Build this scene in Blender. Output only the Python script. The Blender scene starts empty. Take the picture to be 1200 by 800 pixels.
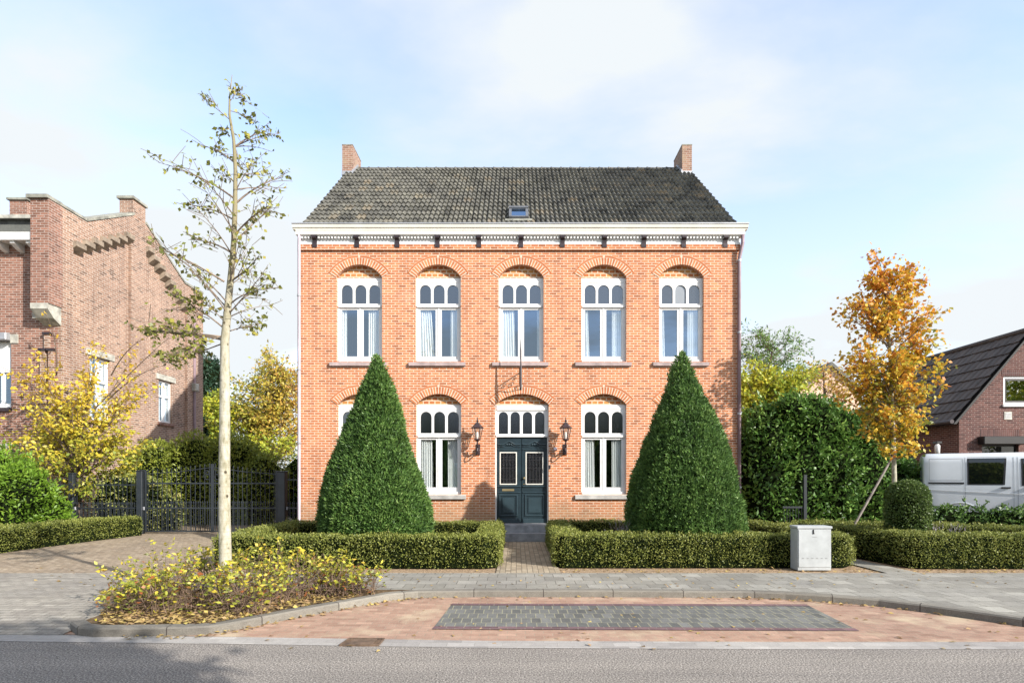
import bpy, math, random
import numpy as np
from mathutils import Vector

random.seed(7)
RS = np.random.RandomState(11)
SC = bpy.context.scene
COL = SC.collection
PI = math.pi

# ------------------------------------------------------------------ survey of the place
F, CX, HY, H = 680.0, 605.0, 558.0, 1.72       # focal length and horizon in photo pixels, eye height in metres
def P(px, py, d):                               # a point at depth d
    return Vector(((px - CX) * d / F, d, H - (py - HY) * d / F))
def G(px, py, z=0.0):                           # a point on level ground of height z
    d = (H - z) * F / (py - HY)
    return Vector(((px - CX) * d / F, d, z))
YF = 15.82                                      # the facade's plane
def fx(px): return (px - CX) * YF / F
def fz(py): return H - (py - HY) * YF / F
def gx(px, d): return (px - CX) * d / F
def gz(py, d): return H - (py - HY) * d / F

def S(r, g, b):
    f = lambda c: (c / 12.92 if c <= 0.04045 else ((c + 0.055) / 1.055) ** 2.4)
    return (f(r / 255), f(g / 255), f(b / 255), 1.0)
def C(r, g, b): return (r, g, b, 1.0)

# ------------------------------------------------------------------ materials
def new_mat(name):
    m = bpy.data.materials.new(name)
    m.use_nodes = True
    nt = m.node_tree
    return m, nt, nt.nodes['Principled BSDF']
def nd(nt, typ, **kw):
    n = nt.nodes.new(typ)
    for k, v in kw.items():
        if k in n.inputs.keys() if hasattr(n.inputs, 'keys') else False:
            n.inputs[k].default_value = v
        else:
            setattr(n, k, v)
    return n
def noise_node(nt, vec, scale, detail=4, rough=0.55):
    n = nt.nodes.new('ShaderNodeTexNoise')
    n.inputs['Scale'].default_value = scale
    n.inputs['Detail'].default_value = detail
    n.inputs['Roughness'].default_value = rough
    if vec is not None: nt.links.new(vec, n.inputs['Vector'])
    return n
def ramp(nt, fac, stops):
    r = nt.nodes.new('ShaderNodeValToRGB')
    e = r.color_ramp.elements
    while len(e) < len(stops): e.new(0.5)
    for i, (p, c) in enumerate(stops):
        e[i].position = p; e[i].color = c
    nt.links.new(fac, r.inputs['Fac'])
    return r
def mixc(nt, a, b, fac, mode='MIX'):
    m = nt.nodes.new('ShaderNodeMix'); m.data_type = 'RGBA'; m.blend_type = mode
    for s, v in ((6, a), (7, b)):
        if hasattr(v, 'links'): nt.links.new(v, m.inputs[s])
        else: m.inputs[s].default_value = v
    if hasattr(fac, 'links'): nt.links.new(fac, m.inputs[0])
    else: m.inputs[0].default_value = fac
    return m.outputs[2]
def bump(nt, b, height, strength, dist):
    n = nt.nodes.new('ShaderNodeBump')
    n.inputs['Strength'].default_value = strength
    n.inputs['Distance'].default_value = dist
    nt.links.new(height, n.inputs['Height'])
    nt.links.new(n.outputs['Normal'], b.inputs['Normal'])
def uvvec(nt, sx=1, sy=1, rot=0):
    t = nt.nodes.new('ShaderNodeTexCoord')
    m = nt.nodes.new('ShaderNodeMapping')
    m.inputs['Scale'].default_value = (sx, sy, 1)
    m.inputs['Rotation'].default_value = (0, 0, rot)
    nt.links.new(t.outputs['UV'], m.inputs['Vector'])
    return m.outputs['Vector']
def objvec(nt):
    return nt.nodes.new('ShaderNodeTexCoord').outputs['Object']

def mat_plain(name, col, rough=0.5, var=0.12, scale=3.0, metal=0.0, spec=0.5, bmp=0.0, bscale=40):
    m, nt, b = new_mat(name)
    v = objvec(nt)
    n = noise_node(nt, v, scale, 6)
    dark = tuple(c * (1 - var * 1.6) for c in col[:3]) + (1,)
    light = tuple(min(1, c * (1 + var)) for c in col[:3]) + (1,)
    r = ramp(nt, n.outputs['Fac'], [(0.3, dark), (0.7, light)])
    nt.links.new(r.outputs['Color'], b.inputs['Base Color'])
    b.inputs['Roughness'].default_value = rough
    b.inputs['Metallic'].default_value = metal
    b.inputs['Specular IOR Level'].default_value = spec
    if bmp:
        n2 = noise_node(nt, v, bscale, 4)
        bump(nt, b, n2.outputs['Fac'], bmp, 0.02)
    return m

def mat_brick(name, c1, c2, mortar, bw=0.21, rh=0.068, ms=0.008, offset=0.5, rot=0, var=0.3, bmp=0.5,
              rough=0.85, accent=None, stain=0.25, stain_scale=0.5, squash=1.0, speck=0.0, burnt=0.72, streak=0.0, damp=0.0):
    m, nt, b = new_mat(name)
    v = uvvec(nt, rot=rot)
    t = nt.nodes.new('ShaderNodeTexBrick')
    t.offset = offset; t.squash = squash
    t.inputs['Scale'].default_value = 1
    t.inputs['Brick Width'].default_value = bw
    t.inputs['Row Height'].default_value = rh
    t.inputs['Mortar Size'].default_value = ms
    t.inputs['Mortar Smooth'].default_value = 0.2
    t.inputs['Bias'].default_value = 0.0
    t.inputs['Color1'].default_value = C(0, 0, 0)
    t.inputs['Color2'].default_value = C(1, 1, 1)
    t.inputs['Mortar'].default_value = C(.5, .5, .5)
    nt.links.new(v, t.inputs['Vector'])
    mid = tuple((a + b_) / 2 for a, b_ in zip(c1, c2))
    dk = tuple(x * burnt for x in c2[:3]) + (1,)
    lt = tuple(min(1, x * 1.16) for x in c1[:3]) + (1,)
    rb = ramp(nt, t.outputs['Color'], [(0.04, dk), (0.16, c2), (0.5, mid), (0.85, c1), (1.0, lt)])
    out = mixc(nt, rb.outputs['Color'], mortar, t.outputs['Fac'])
    if streak:
        vs = uvvec(nt, 2.2, 0.22)
        ns = noise_node(nt, vs, 1.6, 6, 0.6)
        rs = ramp(nt, ns.outputs['Fac'], [(0.33, C(1 - streak, 1 - streak * 1.05, 1 - streak)), (0.5, C(1, 1, 1)), (0.72, C(1 + streak * .35, 1 + streak * .35, 1 + streak * .35))])
        out = mixc(nt, out, rs.outputs['Color'], 1.0, 'MULTIPLY')
    n = noise_node(nt, v, stain_scale, 5, 0.6)
    r = ramp(nt, n.outputs['Fac'], [(0.28, C(1 - stain, 1 - stain, 1 - stain * 0.9)), (0.72, C(1, 1, 1))])
    out = mixc(nt, out, r.outputs['Color'], 1.0, 'MULTIPLY')
    n3 = noise_node(nt, v, 9.0, 3, 0.6)
    r3 = ramp(nt, n3.outputs['Fac'], [(0.3, C(1 - var, 1 - var, 1 - var)), (0.7, C(1, 1, 1))])
    out = mixc(nt, out, r3.outputs['Color'], 1.0, 'MULTIPLY')
    if accent:
        n4 = noise_node(nt, v, 1.3, 4, 0.6)
        r4 = ramp(nt, n4.outputs['Fac'], [(0.52, C(0, 0, 0)), (0.7, C(1, 1, 1))])
        out = mixc(nt, out, accent, r4.outputs['Color'])
    if speck:
        n5 = noise_node(nt, v, 60, 2, 0.7)
        r5 = ramp(nt, n5.outputs['Fac'], [(0.35, C(1 - speck, 1 - speck, 1 - speck)), (0.65, C(1, 1, 1))])
        out = mixc(nt, out, r5.outputs['Color'], 1.0, 'MULTIPLY')
    if damp:                                      # dirt splashed up the foot of the wall, pale salts higher up
        vd = uvvec(nt)
        sp_ = nt.nodes.new('ShaderNodeSeparateXYZ'); nt.links.new(vd, sp_.inputs[0])
        nz = noise_node(nt, vd, 1.7, 6, .65)
        ad = nt.nodes.new('ShaderNodeMath'); ad.operation = 'MULTIPLY_ADD'; ad.inputs[1].default_value = -1.3; 
        nt.links.new(nz.outputs['Fac'], ad.inputs[0]); nt.links.new(sp_.outputs['Y'], ad.inputs[2])
        rd = ramp(nt, ad.outputs[0], [(0.0, C(damp, damp, damp)), (0.55, C(0, 0, 0))])
        out = mixc(nt, out, C(.22, .17, .10), rd.outputs['Color'])
        ne = noise_node(nt, vd, .55, 7, .7)
        re_ = ramp(nt, ne.outputs['Fac'], [(0.58, C(0, 0, 0)), (0.74, C(.22, .22, .22))])
        out = mixc(nt, out, C(.66, .50, .40), re_.outputs['Color'])
    nt.links.new(out, b.inputs['Base Color'])
    b.inputs['Roughness'].default_value = rough
    b.inputs['Specular IOR Level'].default_value = 0.25
    if bmp:
        inv = nt.nodes.new('ShaderNodeMath'); inv.operation = 'SUBTRACT'
        inv.inputs[0].default_value = 1.0
        nt.links.new(t.outputs['Fac'], inv.inputs[1])
        bump(nt, b, inv.outputs[0], bmp, 0.008)
    return m

def mat_leaf(name, cols, rough=0.45, trans=0.3, spec=0.4):
    m, nt, b = new_mat(name)
    a = nt.nodes.new('ShaderNodeAttribute'); a.attribute_name = 'rnd'
    k = len(cols)
    r = ramp(nt, a.outputs['Fac'], [(i / max(1, k - 1), c) for i, c in enumerate(cols)])
    nt.links.new(r.outputs['Color'], b.inputs['Base Color'])
    b.inputs['Roughness'].default_value = rough
    b.inputs['Specular IOR Level'].default_value = spec
    tr = nt.nodes.new('ShaderNodeBsdfTranslucent')
    br = nt.nodes.new('ShaderNodeBrightContrast'); br.inputs['Bright'].default_value = 0.02
    nt.links.new(r.outputs['Color'], br.inputs['Color'])
    nt.links.new(br.outputs['Color'], tr.inputs['Color'])
    mx = nt.nodes.new('ShaderNodeMixShader'); mx.inputs[0].default_value = trans
    nt.links.new(b.outputs[0], mx.inputs[1]); nt.links.new(tr.outputs[0], mx.inputs[2])
    nt.links.new(mx.outputs[0], nt.nodes['Material Output'].inputs['Surface'])
    return m

def mat_glass(name, refl=0.28, tint=C(0.75, 0.8, 0.8), rough=0.01, bm=0.0, col=C(0.9, 0.95, 1.0)):
    m, nt, b = new_mat(name)
    nt.nodes.remove(b)
    t = nt.nodes.new('ShaderNodeBsdfTransparent'); t.inputs[0].default_value = tint
    g = nt.nodes.new('ShaderNodeBsdfGlossy'); g.inputs['Roughness'].default_value = rough
    g.inputs['Color'].default_value = col
    mx = nt.nodes.new('ShaderNodeMixShader'); mx.inputs[0].default_value = refl
    nt.links.new(t.outputs[0], mx.inputs[1]); nt.links.new(g.outputs[0], mx.inputs[2])
    nt.links.new(mx.outputs[0], nt.nodes['Material Output'].inputs['Surface'])
    if bm:
        n = noise_node(nt, objvec(nt), 1.5, 2)
        bp = nt.nodes.new('ShaderNodeBump'); bp.inputs['Strength'].default_value = bm; bp.inputs['Distance'].default_value = 0.02
        nt.links.new(n.outputs['Fac'], bp.inputs['Height']); nt.links.new(bp.outputs['Normal'], g.inputs['Normal'])
    return m

def mat_asphalt():
    m, nt, b = new_mat('asphalt')
    v = uvvec(nt)
    n1 = noise_node(nt, v, 58, 3, 0.8)
    r1 = ramp(nt, n1.outputs['Fac'], [(0.36, C(0.07, 0.064, 0.058)), (0.5, C(0.225, 0.205, 0.183)), (0.64, C(0.52, 0.475, 0.43))])
    n2 = noise_node(nt, v, 0.9, 5)
    r2 = ramp(nt, n2.outputs['Fac'], [(0.3, C(0.84, 0.84, 0.84)), (0.7, C(1, 1, 1))])
    out = mixc(nt, r1.outputs['Color'], r2.outputs['Color'], 1.0, 'MULTIPLY')
    n3 = noise_node(nt, uvvec(nt, .07, 2.2), 1.0, 5, .6)          # wheel tracks along the road
    r3 = ramp(nt, n3.outputs['Fac'], [(0.35, C(0.82, 0.82, 0.83)), (0.6, C(1.04, 1.04, 1.03))])
    out = mixc(nt, out, r3.outputs['Color'], 1.0, 'MULTIPLY')
    n4 = noise_node(nt, v, 2.6, 3, .5)                            # a few drips of oil
    r4 = ramp(nt, n4.outputs['Fac'], [(0.72, C(1, 1, 1)), (0.77, C(0.6, 0.6, 0.6))])
    out = mixc(nt, out, r4.outputs['Color'], 1.0, 'MULTIPLY')
    nt.links.new(out, b.inputs['Base Color'])
    b.inputs['Roughness'].default_value = 0.85
    b.inputs['Specular IOR Level'].default_value = 0.2
    bump(nt, b, n1.outputs['Fac'], 0.6, 0.01)
    return m

def mat_soil(name, cols, scale=14):
    m, nt, b = new_mat(name)
    v = uvvec(nt)
    n = noise_node(nt, v, scale, 8, 0.7)
    r = ramp(nt, n.outputs['Fac'], [(0.3, cols[0]), (0.5, cols[1]), (0.72, cols[2])])
    nt.links.new(r.outputs['Color'], b.inputs['Base Color'])
    b.inputs['Roughness'].default_value = 0.95
    b.inputs['Specular IOR Level'].default_value = 0.1
    bump(nt, b, n.outputs['Fac'], 0.8, 0.04)
    return m

def mat_tiles(name, tw, th, base, lo, hi, moss, moss_amt=0.5, rough=0.8):
    m, nt, b = new_mat(name)
    v = uvvec(nt, 1 / tw, 1 / th)
    fl = nt.nodes.new('ShaderNodeVectorMath'); fl.operation = 'FLOOR'
    nt.links.new(v, fl.inputs[0])
    w = nt.nodes.new('ShaderNodeTexWhiteNoise'); w.noise_dimensions = '2D'
    nt.links.new(fl.outputs[0], w.inputs['Vector'])
    r = ramp(nt, w.outputs['Value'], [(0.0, lo), (0.55, base), (0.9, base), (1.0, hi)])
    v2 = uvvec(nt)
    n = noise_node(nt, v2, 0.7, 5, 0.65)
    n2 = noise_node(nt, v2, 13, 4, 0.7)
    r2 = ramp(nt, n2.outputs['Fac'], [(0.45, C(0, 0, 0)), (0.66, C(1, 1, 1))])
    r1 = ramp(nt, n.outputs['Fac'], [(0.35, C(0.15, 0.15, 0.15)), (0.7, C(1, 1, 1))])
    mf = mixc(nt, r2.outputs['Color'], r1.outputs['Color'], 1.0, 'MULTIPLY')
    sc = nt.nodes.new('ShaderNodeMath'); sc.operation = 'MULTIPLY'; sc.inputs[1].default_value = moss_amt
    nt.links.new(mf, sc.inputs[0])
    out = mixc(nt, r.outputs['Color'], moss, sc.outputs[0])
    n3 = noise_node(nt, v2, 1.9, 6, 0.6)
    r3 = ramp(nt, n3.outputs['Fac'], [(0.3, C(0.7, 0.7, 0.7)), (0.7, C(1, 1, 1))])
    out = mixc(nt, out, r3.outputs['Color'], 1.0, 'MULTIPLY')
    nt.links.new(out, b.inputs['Base Color'])
    b.inputs['Roughness'].default_value = rough
    b.inputs['Specular IOR Level'].default_value = 0.35
    bump(nt, b, n2.outputs['Fac'], 0.3, 0.01)
    return m

M = {}
M['brick'] = mat_brick('orange_brick', C(0.53, 0.20, 0.083), C(0.46, 0.152, 0.06), C(0.66, 0.53, 0.41), var=0.18, stain=0.12, ms=0.010, bw=0.2, streak=.17, burnt=.74, damp=.5)
M['arch'] = mat_brick('arch_brick', C(0.50, 0.195, 0.082), C(0.42, 0.14, 0.058), C(0.66, 0.53, 0.41), bw=0.5, rh=0.066, ms=0.012, offset=0, var=0.2, stain=0.1, burnt=.9)
M['tymp'] = mat_brick('patterned_infill', C(0.48, 0.23, 0.07), C(0.46, 0.145, 0.05), C(0.64, 0.5, 0.36), bw=0.16, rh=0.10, ms=0.017, var=0.2, stain=0.1, burnt=.9)
M['brick_old'] = mat_brick('old_brown_brick', C(0.32, 0.155, 0.105), C(0.225, 0.105, 0.07), C(0.46, 0.39, 0.34), bw=0.24, rh=0.078, ms=0.01, var=0.3, stain=0.25)
M['brick_pale'] = mat_brick('weathered_pale_brick', C(0.39, 0.235, 0.16), C(0.30, 0.17, 0.112), C(0.52, 0.45, 0.38), bw=0.24, rh=0.078, ms=0.012, var=0.3, stain=0.25, streak=.2, burnt=.6)
M['brick_dark'] = mat_brick('dark_purple_brick', C(0.14, 0.062, 0.05), C(0.10, 0.042, 0.036), C(0.24, 0.18, 0.16), bw=0.21, rh=0.065, ms=0.009, var=0.3, stain=0.2)
M['soldier'] = mat_brick('dark_soldier_brick', C(0.13, 0.06, 0.05), C(0.10, 0.045, 0.04), C(0.2, 0.16, 0.15), bw=0.065, rh=0.3, ms=0.008, offset=0)
M['chim'] = mat_brick('chimney_brick', C(0.36, 0.205, 0.145), C(0.29, 0.15, 0.105), C(0.46, 0.38, 0.31), bw=0.2, rh=0.07, ms=0.01, accent=C(0.30, 0.22, 0.15))
M['peach'] = mat_plain('peach_render', C(0.6, 0.42, 0.32), 0.9)
M['white'] = mat_plain('white_paint', C(0.66, 0.66, 0.65), 0.4, 0.05)
M['cream'] = mat_plain('cream_paint', C(0.67, 0.65, 0.58), 0.45, 0.07)
M['zinc'] = mat_plain('zinc', C(0.34, 0.35, 0.37), 0.5, 0.15, metal=0.4)
M['lilac'] = mat_plain('downpipe_paint', C(0.40, 0.35, 0.39), 0.5, 0.12)
M['pipe_dark'] = mat_plain('downpipe_dark', C(0.24, 0.17, 0.19), 0.5, 0.15)
M['black'] = mat_plain('black_iron', C(0.018, 0.017, 0.019), 0.45, 0.2)
M['gate'] = mat_plain('gate_paint', C(0.022, 0.027, 0.033), 0.4, 0.2)
M['bracket'] = mat_plain('bracket_paint', C(0.03, 0.02, 0.024), 0.4, 0.2)
M['door'] = mat_plain('door_paint', C(0.017, 0.031, 0.039), 0.3, 0.15)
M['doormould'] = mat_plain('door_moulding_paint', C(0.026, 0.045, 0.055), 0.3, 0.1)
M['brass'] = mat_plain('brass', C(0.75, 0.6, 0.32), 0.3, 0.1, metal=0.9)
M['bluestone'] = mat_plain('bluestone', C(0.25, 0.255, 0.265), 0.7, 0.2, 6, bmp=0.2)
M['sill'] = mat_plain('sill_stone', C(0.33, 0.26, 0.25), 0.75, 0.2, 5)
M['sillgrey'] = mat_plain('grey_sill_stone', C(0.36, 0.35, 0.33), 0.75, 0.2, 5)
M['stone'] = mat_plain('weathered_stone', C(0.40, 0.39, 0.34), 0.85, 0.3, 4, bmp=0.3)
M['corbel'] = mat_plain('dark_corbel_stone', C(0.25, 0.20, 0.15), 0.85, 0.3, 4)
M['cap'] = mat_plain('capping_stone', C(0.26, 0.26, 0.22), 0.85, 0.35, 3, bmp=0.3)
M['curtain'] = mat_leaf('curtain', [C(0.86, 0.87, 0.85), C(0.86, 0.87, 0.84)], rough=0.9, trans=0.15, spec=0.1)
M['glass'] = mat_glass('window_glass', 0.30, C(0.92, 0.95, 0.95), bm=0.03, col=C(.58, .75, .95))
M['fanglass'] = mat_glass('obscured_glass', 0.20, C(0.30, 0.29, 0.27), 0.2, col=C(.8, .86, .92))
M['amberglass'] = mat_glass('beige_glass', 0.25, C(0.6, 0.55, 0.45), 0.4)
M['lampglass'] = mat_glass('lantern_glass', 0.12, C(0.92, 0.92, 0.9), 0.05)
M['carglass'] = mat_glass('van_glass', 0.08, C(0.30, 0.36, 0.34))
M['inside'] = mat_plain('interior', C(0.10, 0.09, 0.08), 0.9)
M['pantile'] = mat_tiles('pantiles', 0.26, 0.39, C(0.092, 0.09, 0.08), C(0.03, 0.03, 0.028), C(0.16, 0.13, 0.09), C(0.36, 0.345, 0.26), 0.75)
M['darktile'] = mat_tiles('dark_concrete_tiles', 0.3, 0.4, C(0.062, 0.048, 0.042), C(0.040, 0.031, 0.028), C(0.085, 0.067, 0.058), C(0.13, 0.105, 0.085), 0.5, rough=0.6)
M['greytile'] = mat_tiles('grey_slates', 0.25, 0.25, C(0.13, 0.135, 0.125), C(0.08, 0.08, 0.08), C(0.2, 0.2, 0.18), C(0.2, 0.21, 0.17), 0.4)
M['asphalt'] = mat_asphalt()
M['slabs'] = mat_brick('pavement_slabs', C(0.39, 0.375, 0.325), C(0.325, 0.31, 0.265), C(0.15, 0.14, 0.115), bw=0.32, rh=0.32, ms=0.006, var=0.2, stain=0.3, stain_scale=0.9, speck=0.25, burnt=.9)
M['crossing'] = mat_brick('crossing_pavers', C(0.42, 0.39, 0.33), C(0.36, 0.33, 0.28), C(0.24, 0.22, 0.18), bw=0.21, rh=0.105, ms=0.007, var=0.25, stain=0.3, stain_scale=0.8, speck=0.25, burnt=.9)
M['clinker'] = mat_brick('brown_clinkers', C(0.46, 0.37, 0.265), C(0.37, 0.285, 0.195), C(0.23, 0.195, 0.14), bw=0.2, rh=0.065, ms=0.008, var=0.3, stain=0.3, rot=0.5, stain_scale=0.8, burnt=.9)
M['pathbrick'] = mat_brick('path_pavers', C(0.46, 0.385, 0.275), C(0.38, 0.31, 0.215), C(0.23, 0.195, 0.14), bw=0.2, rh=0.1, ms=0.008, var=0.25, stain=0.25, rot=PI / 2, burnt=.9)
M['redpave'] = mat_brick('red_pavers', C(0.50, 0.325, 0.235), C(0.42, 0.26, 0.185), C(0.42, 0.33, 0.24), bw=0.21, rh=0.105, ms=0.006, var=0.2, stain=0.25, accent=C(0.48, 0.38, 0.265), speck=0.2, burnt=.9)
M['greypave'] = mat_brick('grey_pavers', C(0.22, 0.222, 0.205), C(0.165, 0.167, 0.155), C(0.36, 0.345, 0.24), bw=0.125, rh=0.24, ms=0.008, var=0.25, stain=0.3, speck=0.3, burnt=.9)
M['purplepave'] = mat_brick('purple_pavers', C(0.23, 0.135, 0.145), C(0.17, 0.10, 0.11), C(0.3, 0.24, 0.2), bw=0.21, rh=0.11, ms=0.007, speck=0.2, burnt=.9)
M['band'] = mat_brick('white_gutter_pavers', C(0.46, 0.435, 0.40), C(0.41, 0.385, 0.355), C(0.40, 0.38, 0.34), bw=0.3, rh=0.135, ms=0.005, var=0.15, stain=0.25, speck=0.2, burnt=.9)
M['kerb'] = mat_brick('kerb_stone', C(0.30, 0.28, 0.235), C(0.26, 0.24, 0.20), C(0.09, 0.075, 0.065), bw=1.05, rh=5, ms=0.007, offset=0, var=0.25, stain=0.35, speck=0.3, burnt=.9)
M['soil'] = mat_soil('bare_soil', [C(0.14, 0.095, 0.06), C(0.32, 0.23, 0.15), C(0.46, 0.35, 0.24)])
M['bed'] = mat_soil('planting_bed_soil', [C(0.05, 0.035, 0.022), C(0.12, 0.085, 0.05), C(0.26, 0.17, 0.09)], 10)
M['earth'] = mat_soil('rough_ground', [C(0.06, 0.07, 0.03), C(0.10, 0.11, 0.05), C(0.16, 0.15, 0.08)], 3)
M['bark'] = mat_plain('brown_bark', C(0.12, 0.085, 0.06), 0.9, 0.35, 12, bmp=0.5)
M['stem'] = mat_plain('shrub_stems', C(0.17, 0.115, 0.08), 0.9, 0.3, 6)
M['darkpane'] = mat_glass('dark_glass', 0.35, C(0.06, 0.07, 0.06), col=C(.85, .9, .8))
M['twig'] = mat_plain('twigs', C(0.20, 0.15, 0.11), 0.9, 0.3, 6)
M['core'] = mat_plain('hedge_shade_core', C(0.008, 0.012, 0.005), 1.0, 0.3, 6, spec=0.0)  # near-black filler colour, stands in for the shade between leaves
M['yew'] = mat_leaf('yew_needles', [C(0.032, 0.076, 0.017), C(0.072, 0.15, 0.030), C(0.125, 0.225, 0.048), C(0.23, 0.33, 0.09)], trans=0.25, rough=.55)
M['box'] = mat_leaf('box_leaves', [C(0.07, 0.09, 0.016), C(0.155, 0.185, 0.034), C(0.25, 0.275, 0.06), C(0.32, 0.325, 0.09)], trans=0.25, rough=0.5)
M['topiary'] = mat_leaf('topiary_leaves', [C(0.045, 0.08, 0.018), C(0.09, 0.145, 0.03), C(0.16, 0.21, 0.055)], trans=0.2)
M['laurel'] = mat_leaf('laurel_leaves', [C(0.03, 0.08, 0.014), C(0.08, 0.18, 0.026), C(0.22, 0.35, 0.07)], rough=0.45, trans=0.25, spec=0.4)
M['ivy'] = mat_leaf('ivy_leaves', [C(0.04, 0.09, 0.018), C(0.085, 0.165, 0.03), C(0.17, 0.25, 0.075)], rough=0.38, trans=0.2, spec=0.5)
M['fresh'] = mat_leaf('fresh_green_leaves', [C(0.09, 0.17, 0.015), C(0.17, 0.31, 0.028), C(0.32, 0.46, 0.06)], trans=0.4)
M['dim'] = mat_leaf('dull_green_leaves', [C(0.14, 0.18, 0.025), C(0.24, 0.29, 0.04), C(0.38, 0.40, 0.07)], trans=0.25)
M['conif'] = mat_leaf('conifer_needles', [C(0.02, 0.05, 0.028), C(0.04, 0.09, 0.05)], trans=0.15)
M['variegated'] = mat_leaf('variegated_leaves', [C(0.12, 0.18, 0.04), C(0.3, 0.32, 0.09), C(0.55, 0.48, 0.2)], trans=0.3)
M['yellow'] = mat_leaf('yellow_leaves', [C(0.20, 0.26, 0.035), C(0.42, 0.40, 0.05), C(0.66, 0.53, 0.06), C(0.68, 0.46, 0.06)], trans=0.4)
M['yellowgreen'] = mat_leaf('yellow_green_leaves', [C(0.18, 0.28, 0.035), C(0.40, 0.44, 0.045), C(0.62, 0.53, 0.05)], trans=0.4)
M['autumn'] = mat_leaf('autumn_leaves', [C(0.34, 0.36, 0.06), C(0.52, 0.42, 0.07), C(0.55, 0.33, 0.08), C(0.56, 0.27, 0.10)], trans=0.4)
M['gold'] = mat_leaf('golden_leaves', [C(0.14, 0.18, 0.03), C(0.42, 0.38, 0.045), C(0.66, 0.42, 0.035), C(0.62, 0.27, 0.025), C(0.46, 0.15, 0.03)], trans=0.4)
M['olive'] = mat_leaf('olive_leaves', [C(0.08, 0.09, 0.02), C(0.16, 0.18, 0.035), C(0.28, 0.28, 0.05), C(0.40, 0.34, 0.07)], trans=0.25)
M['sumac'] = mat_leaf('feathery_leaves', [C(0.08, 0.18, 0.05), C(0.14, 0.25, 0.06), C(0.26, 0.36, 0.08)], trans=0.35)
M['lavender'] = mat_leaf('lavender_leaves', [C(0.2, 0.22, 0.19), C(0.33, 0.34, 0.31), C(0.30, 0.26, 0.36)], trans=0.2)
M['shrubleaf'] = mat_leaf('shrub_leaves', [C(0.36, 0.12, 0.04), C(0.16, 0.20, 0.04), C(0.38, 0.40, 0.05), C(0.60, 0.52, 0.06), C(0.64, 0.46, 0.07)], trans=0.35)
M['dead'] = mat_leaf('dead_leaves', [C(0.24, 0.15, 0.07), C(0.40, 0.29, 0.10), C(0.34, 0.22, 0.12), C(0.54, 0.43, 0.11)], rough=0.7, trans=0.15)
M['vanpaint'] = mat_plain('white_van_paint', C(0.52, 0.56, 0.60), 0.2, 0.03)
M['seamdark'] = mat_plain('dark_zinc_frame', C(0.10, 0.105, 0.115), 0.5, 0.1)
M['seam'] = mat_plain('van_seam', C(0.26, 0.29, 0.32), 0.4, 0.05)
M['rubber'] = mat_plain('rubber', C(0.015, 0.015, 0.015), 0.7, 0.2)
M['plastic'] = mat_plain('black_plastic', C(0.012, 0.012, 0.013), 0.4, 0.1)
M['chrome'] = mat_plain('wheel_metal', C(0.5, 0.5, 0.52), 0.35, 0.1, metal=0.8)
M['red'] = mat_plain('tail_light_red', C(0.35, 0.01, 0.012), 0.2, 0.05)
M['cabinet'] = mat_plain('cabinet_paint', C(0.35, 0.37, 0.375), 0.5, 0.10, 5)
M['cabgrey'] = mat_plain('cabinet_marks', C(0.25, 0.26, 0.26), 0.5, 0.06)
M['rust'] = mat_plain('cast_iron', C(0.13, 0.085, 0.055), 0.75, 0.35, 9, bmp=0.4)
M['stake'] = mat_plain('grey_stake_wood', C(0.22, 0.19, 0.165), 0.85, 0.25, 9)

def mat_pale_bark():
    m, nt, b = new_mat('pale_bark')
    v = objvec(nt)
    mp = nt.nodes.new('ShaderNodeMapping'); mp.inputs['Scale'].default_value = (3, 3, 1.2)
    nt.links.new(v, mp.inputs['Vector'])
    n = noise_node(nt, mp.outputs[0], 5, 6, 0.65)
    r = ramp(nt, n.outputs['Fac'], [(0.3, C(0.16, 0.15, 0.085)), (0.48, C(0.34, 0.32, 0.24)), (0.7, C(0.46, 0.44, 0.38))])
    vo = nt.nodes.new('ShaderNodeTexVoronoi'); vo.inputs['Scale'].default_value = 5.5          # knots
    mk = nt.nodes.new('ShaderNodeMapping'); mk.inputs['Scale'].default_value = (1.2, 1.2, 1)
    nt.links.new(v, mk.inputs['Vector']); nt.links.new(mk.outputs[0], vo.inputs['Vector'])
    rk = ramp(nt, vo.outputs['Distance'], [(0.10, C(.16, .13, .09)), (0.17, C(1, 1, 1))])
    mh = nt.nodes.new('ShaderNodeMapping'); mh.inputs['Scale'].default_value = (2, 2, 26)
    nt.links.new(v, mh.inputs['Vector'])
    nh = noise_node(nt, mh.outputs[0], 1.5, 4, .6)
    rl = ramp(nt, nh.outputs['Fac'], [(0.3, C(.82, .8, .76)), (0.5, C(1, 1, 1))])
    out = mixc(nt, mixc(nt, r.outputs['Color'], rk.outputs['Color'], 1.0, 'MULTIPLY'), rl.outputs['Color'], 1.0, 'MULTIPLY')
    sz = nt.nodes.new('ShaderNodeSeparateXYZ'); nt.links.new(v, sz.inputs[0])       # young bark higher up is olive brown
    mr = nt.nodes.new('ShaderNodeMapRange'); mr.inputs['From Min'].default_value = 3.2; mr.inputs['From Max'].default_value = 5.2; mr.inputs['To Max'].default_value = .8
    nt.links.new(sz.outputs['Z'], mr.inputs['Value'])
    out = mixc(nt, out, C(.17, .14, .06), mr.outputs[0])
    nt.links.new(out, b.inputs['Base Color'])
    b.inputs['Roughness'].default_value = 0.85
    bump(nt, b, n.outputs['Fac'], 0.5, 0.02)
    return m
M['palebark'] = mat_pale_bark()

# ------------------------------------------------------------------ mesh helpers
def wloc(o):
    v = Vector((0, 0, 0))
    while o is not None:
        v += o.location; o = o.parent
    return v

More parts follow.
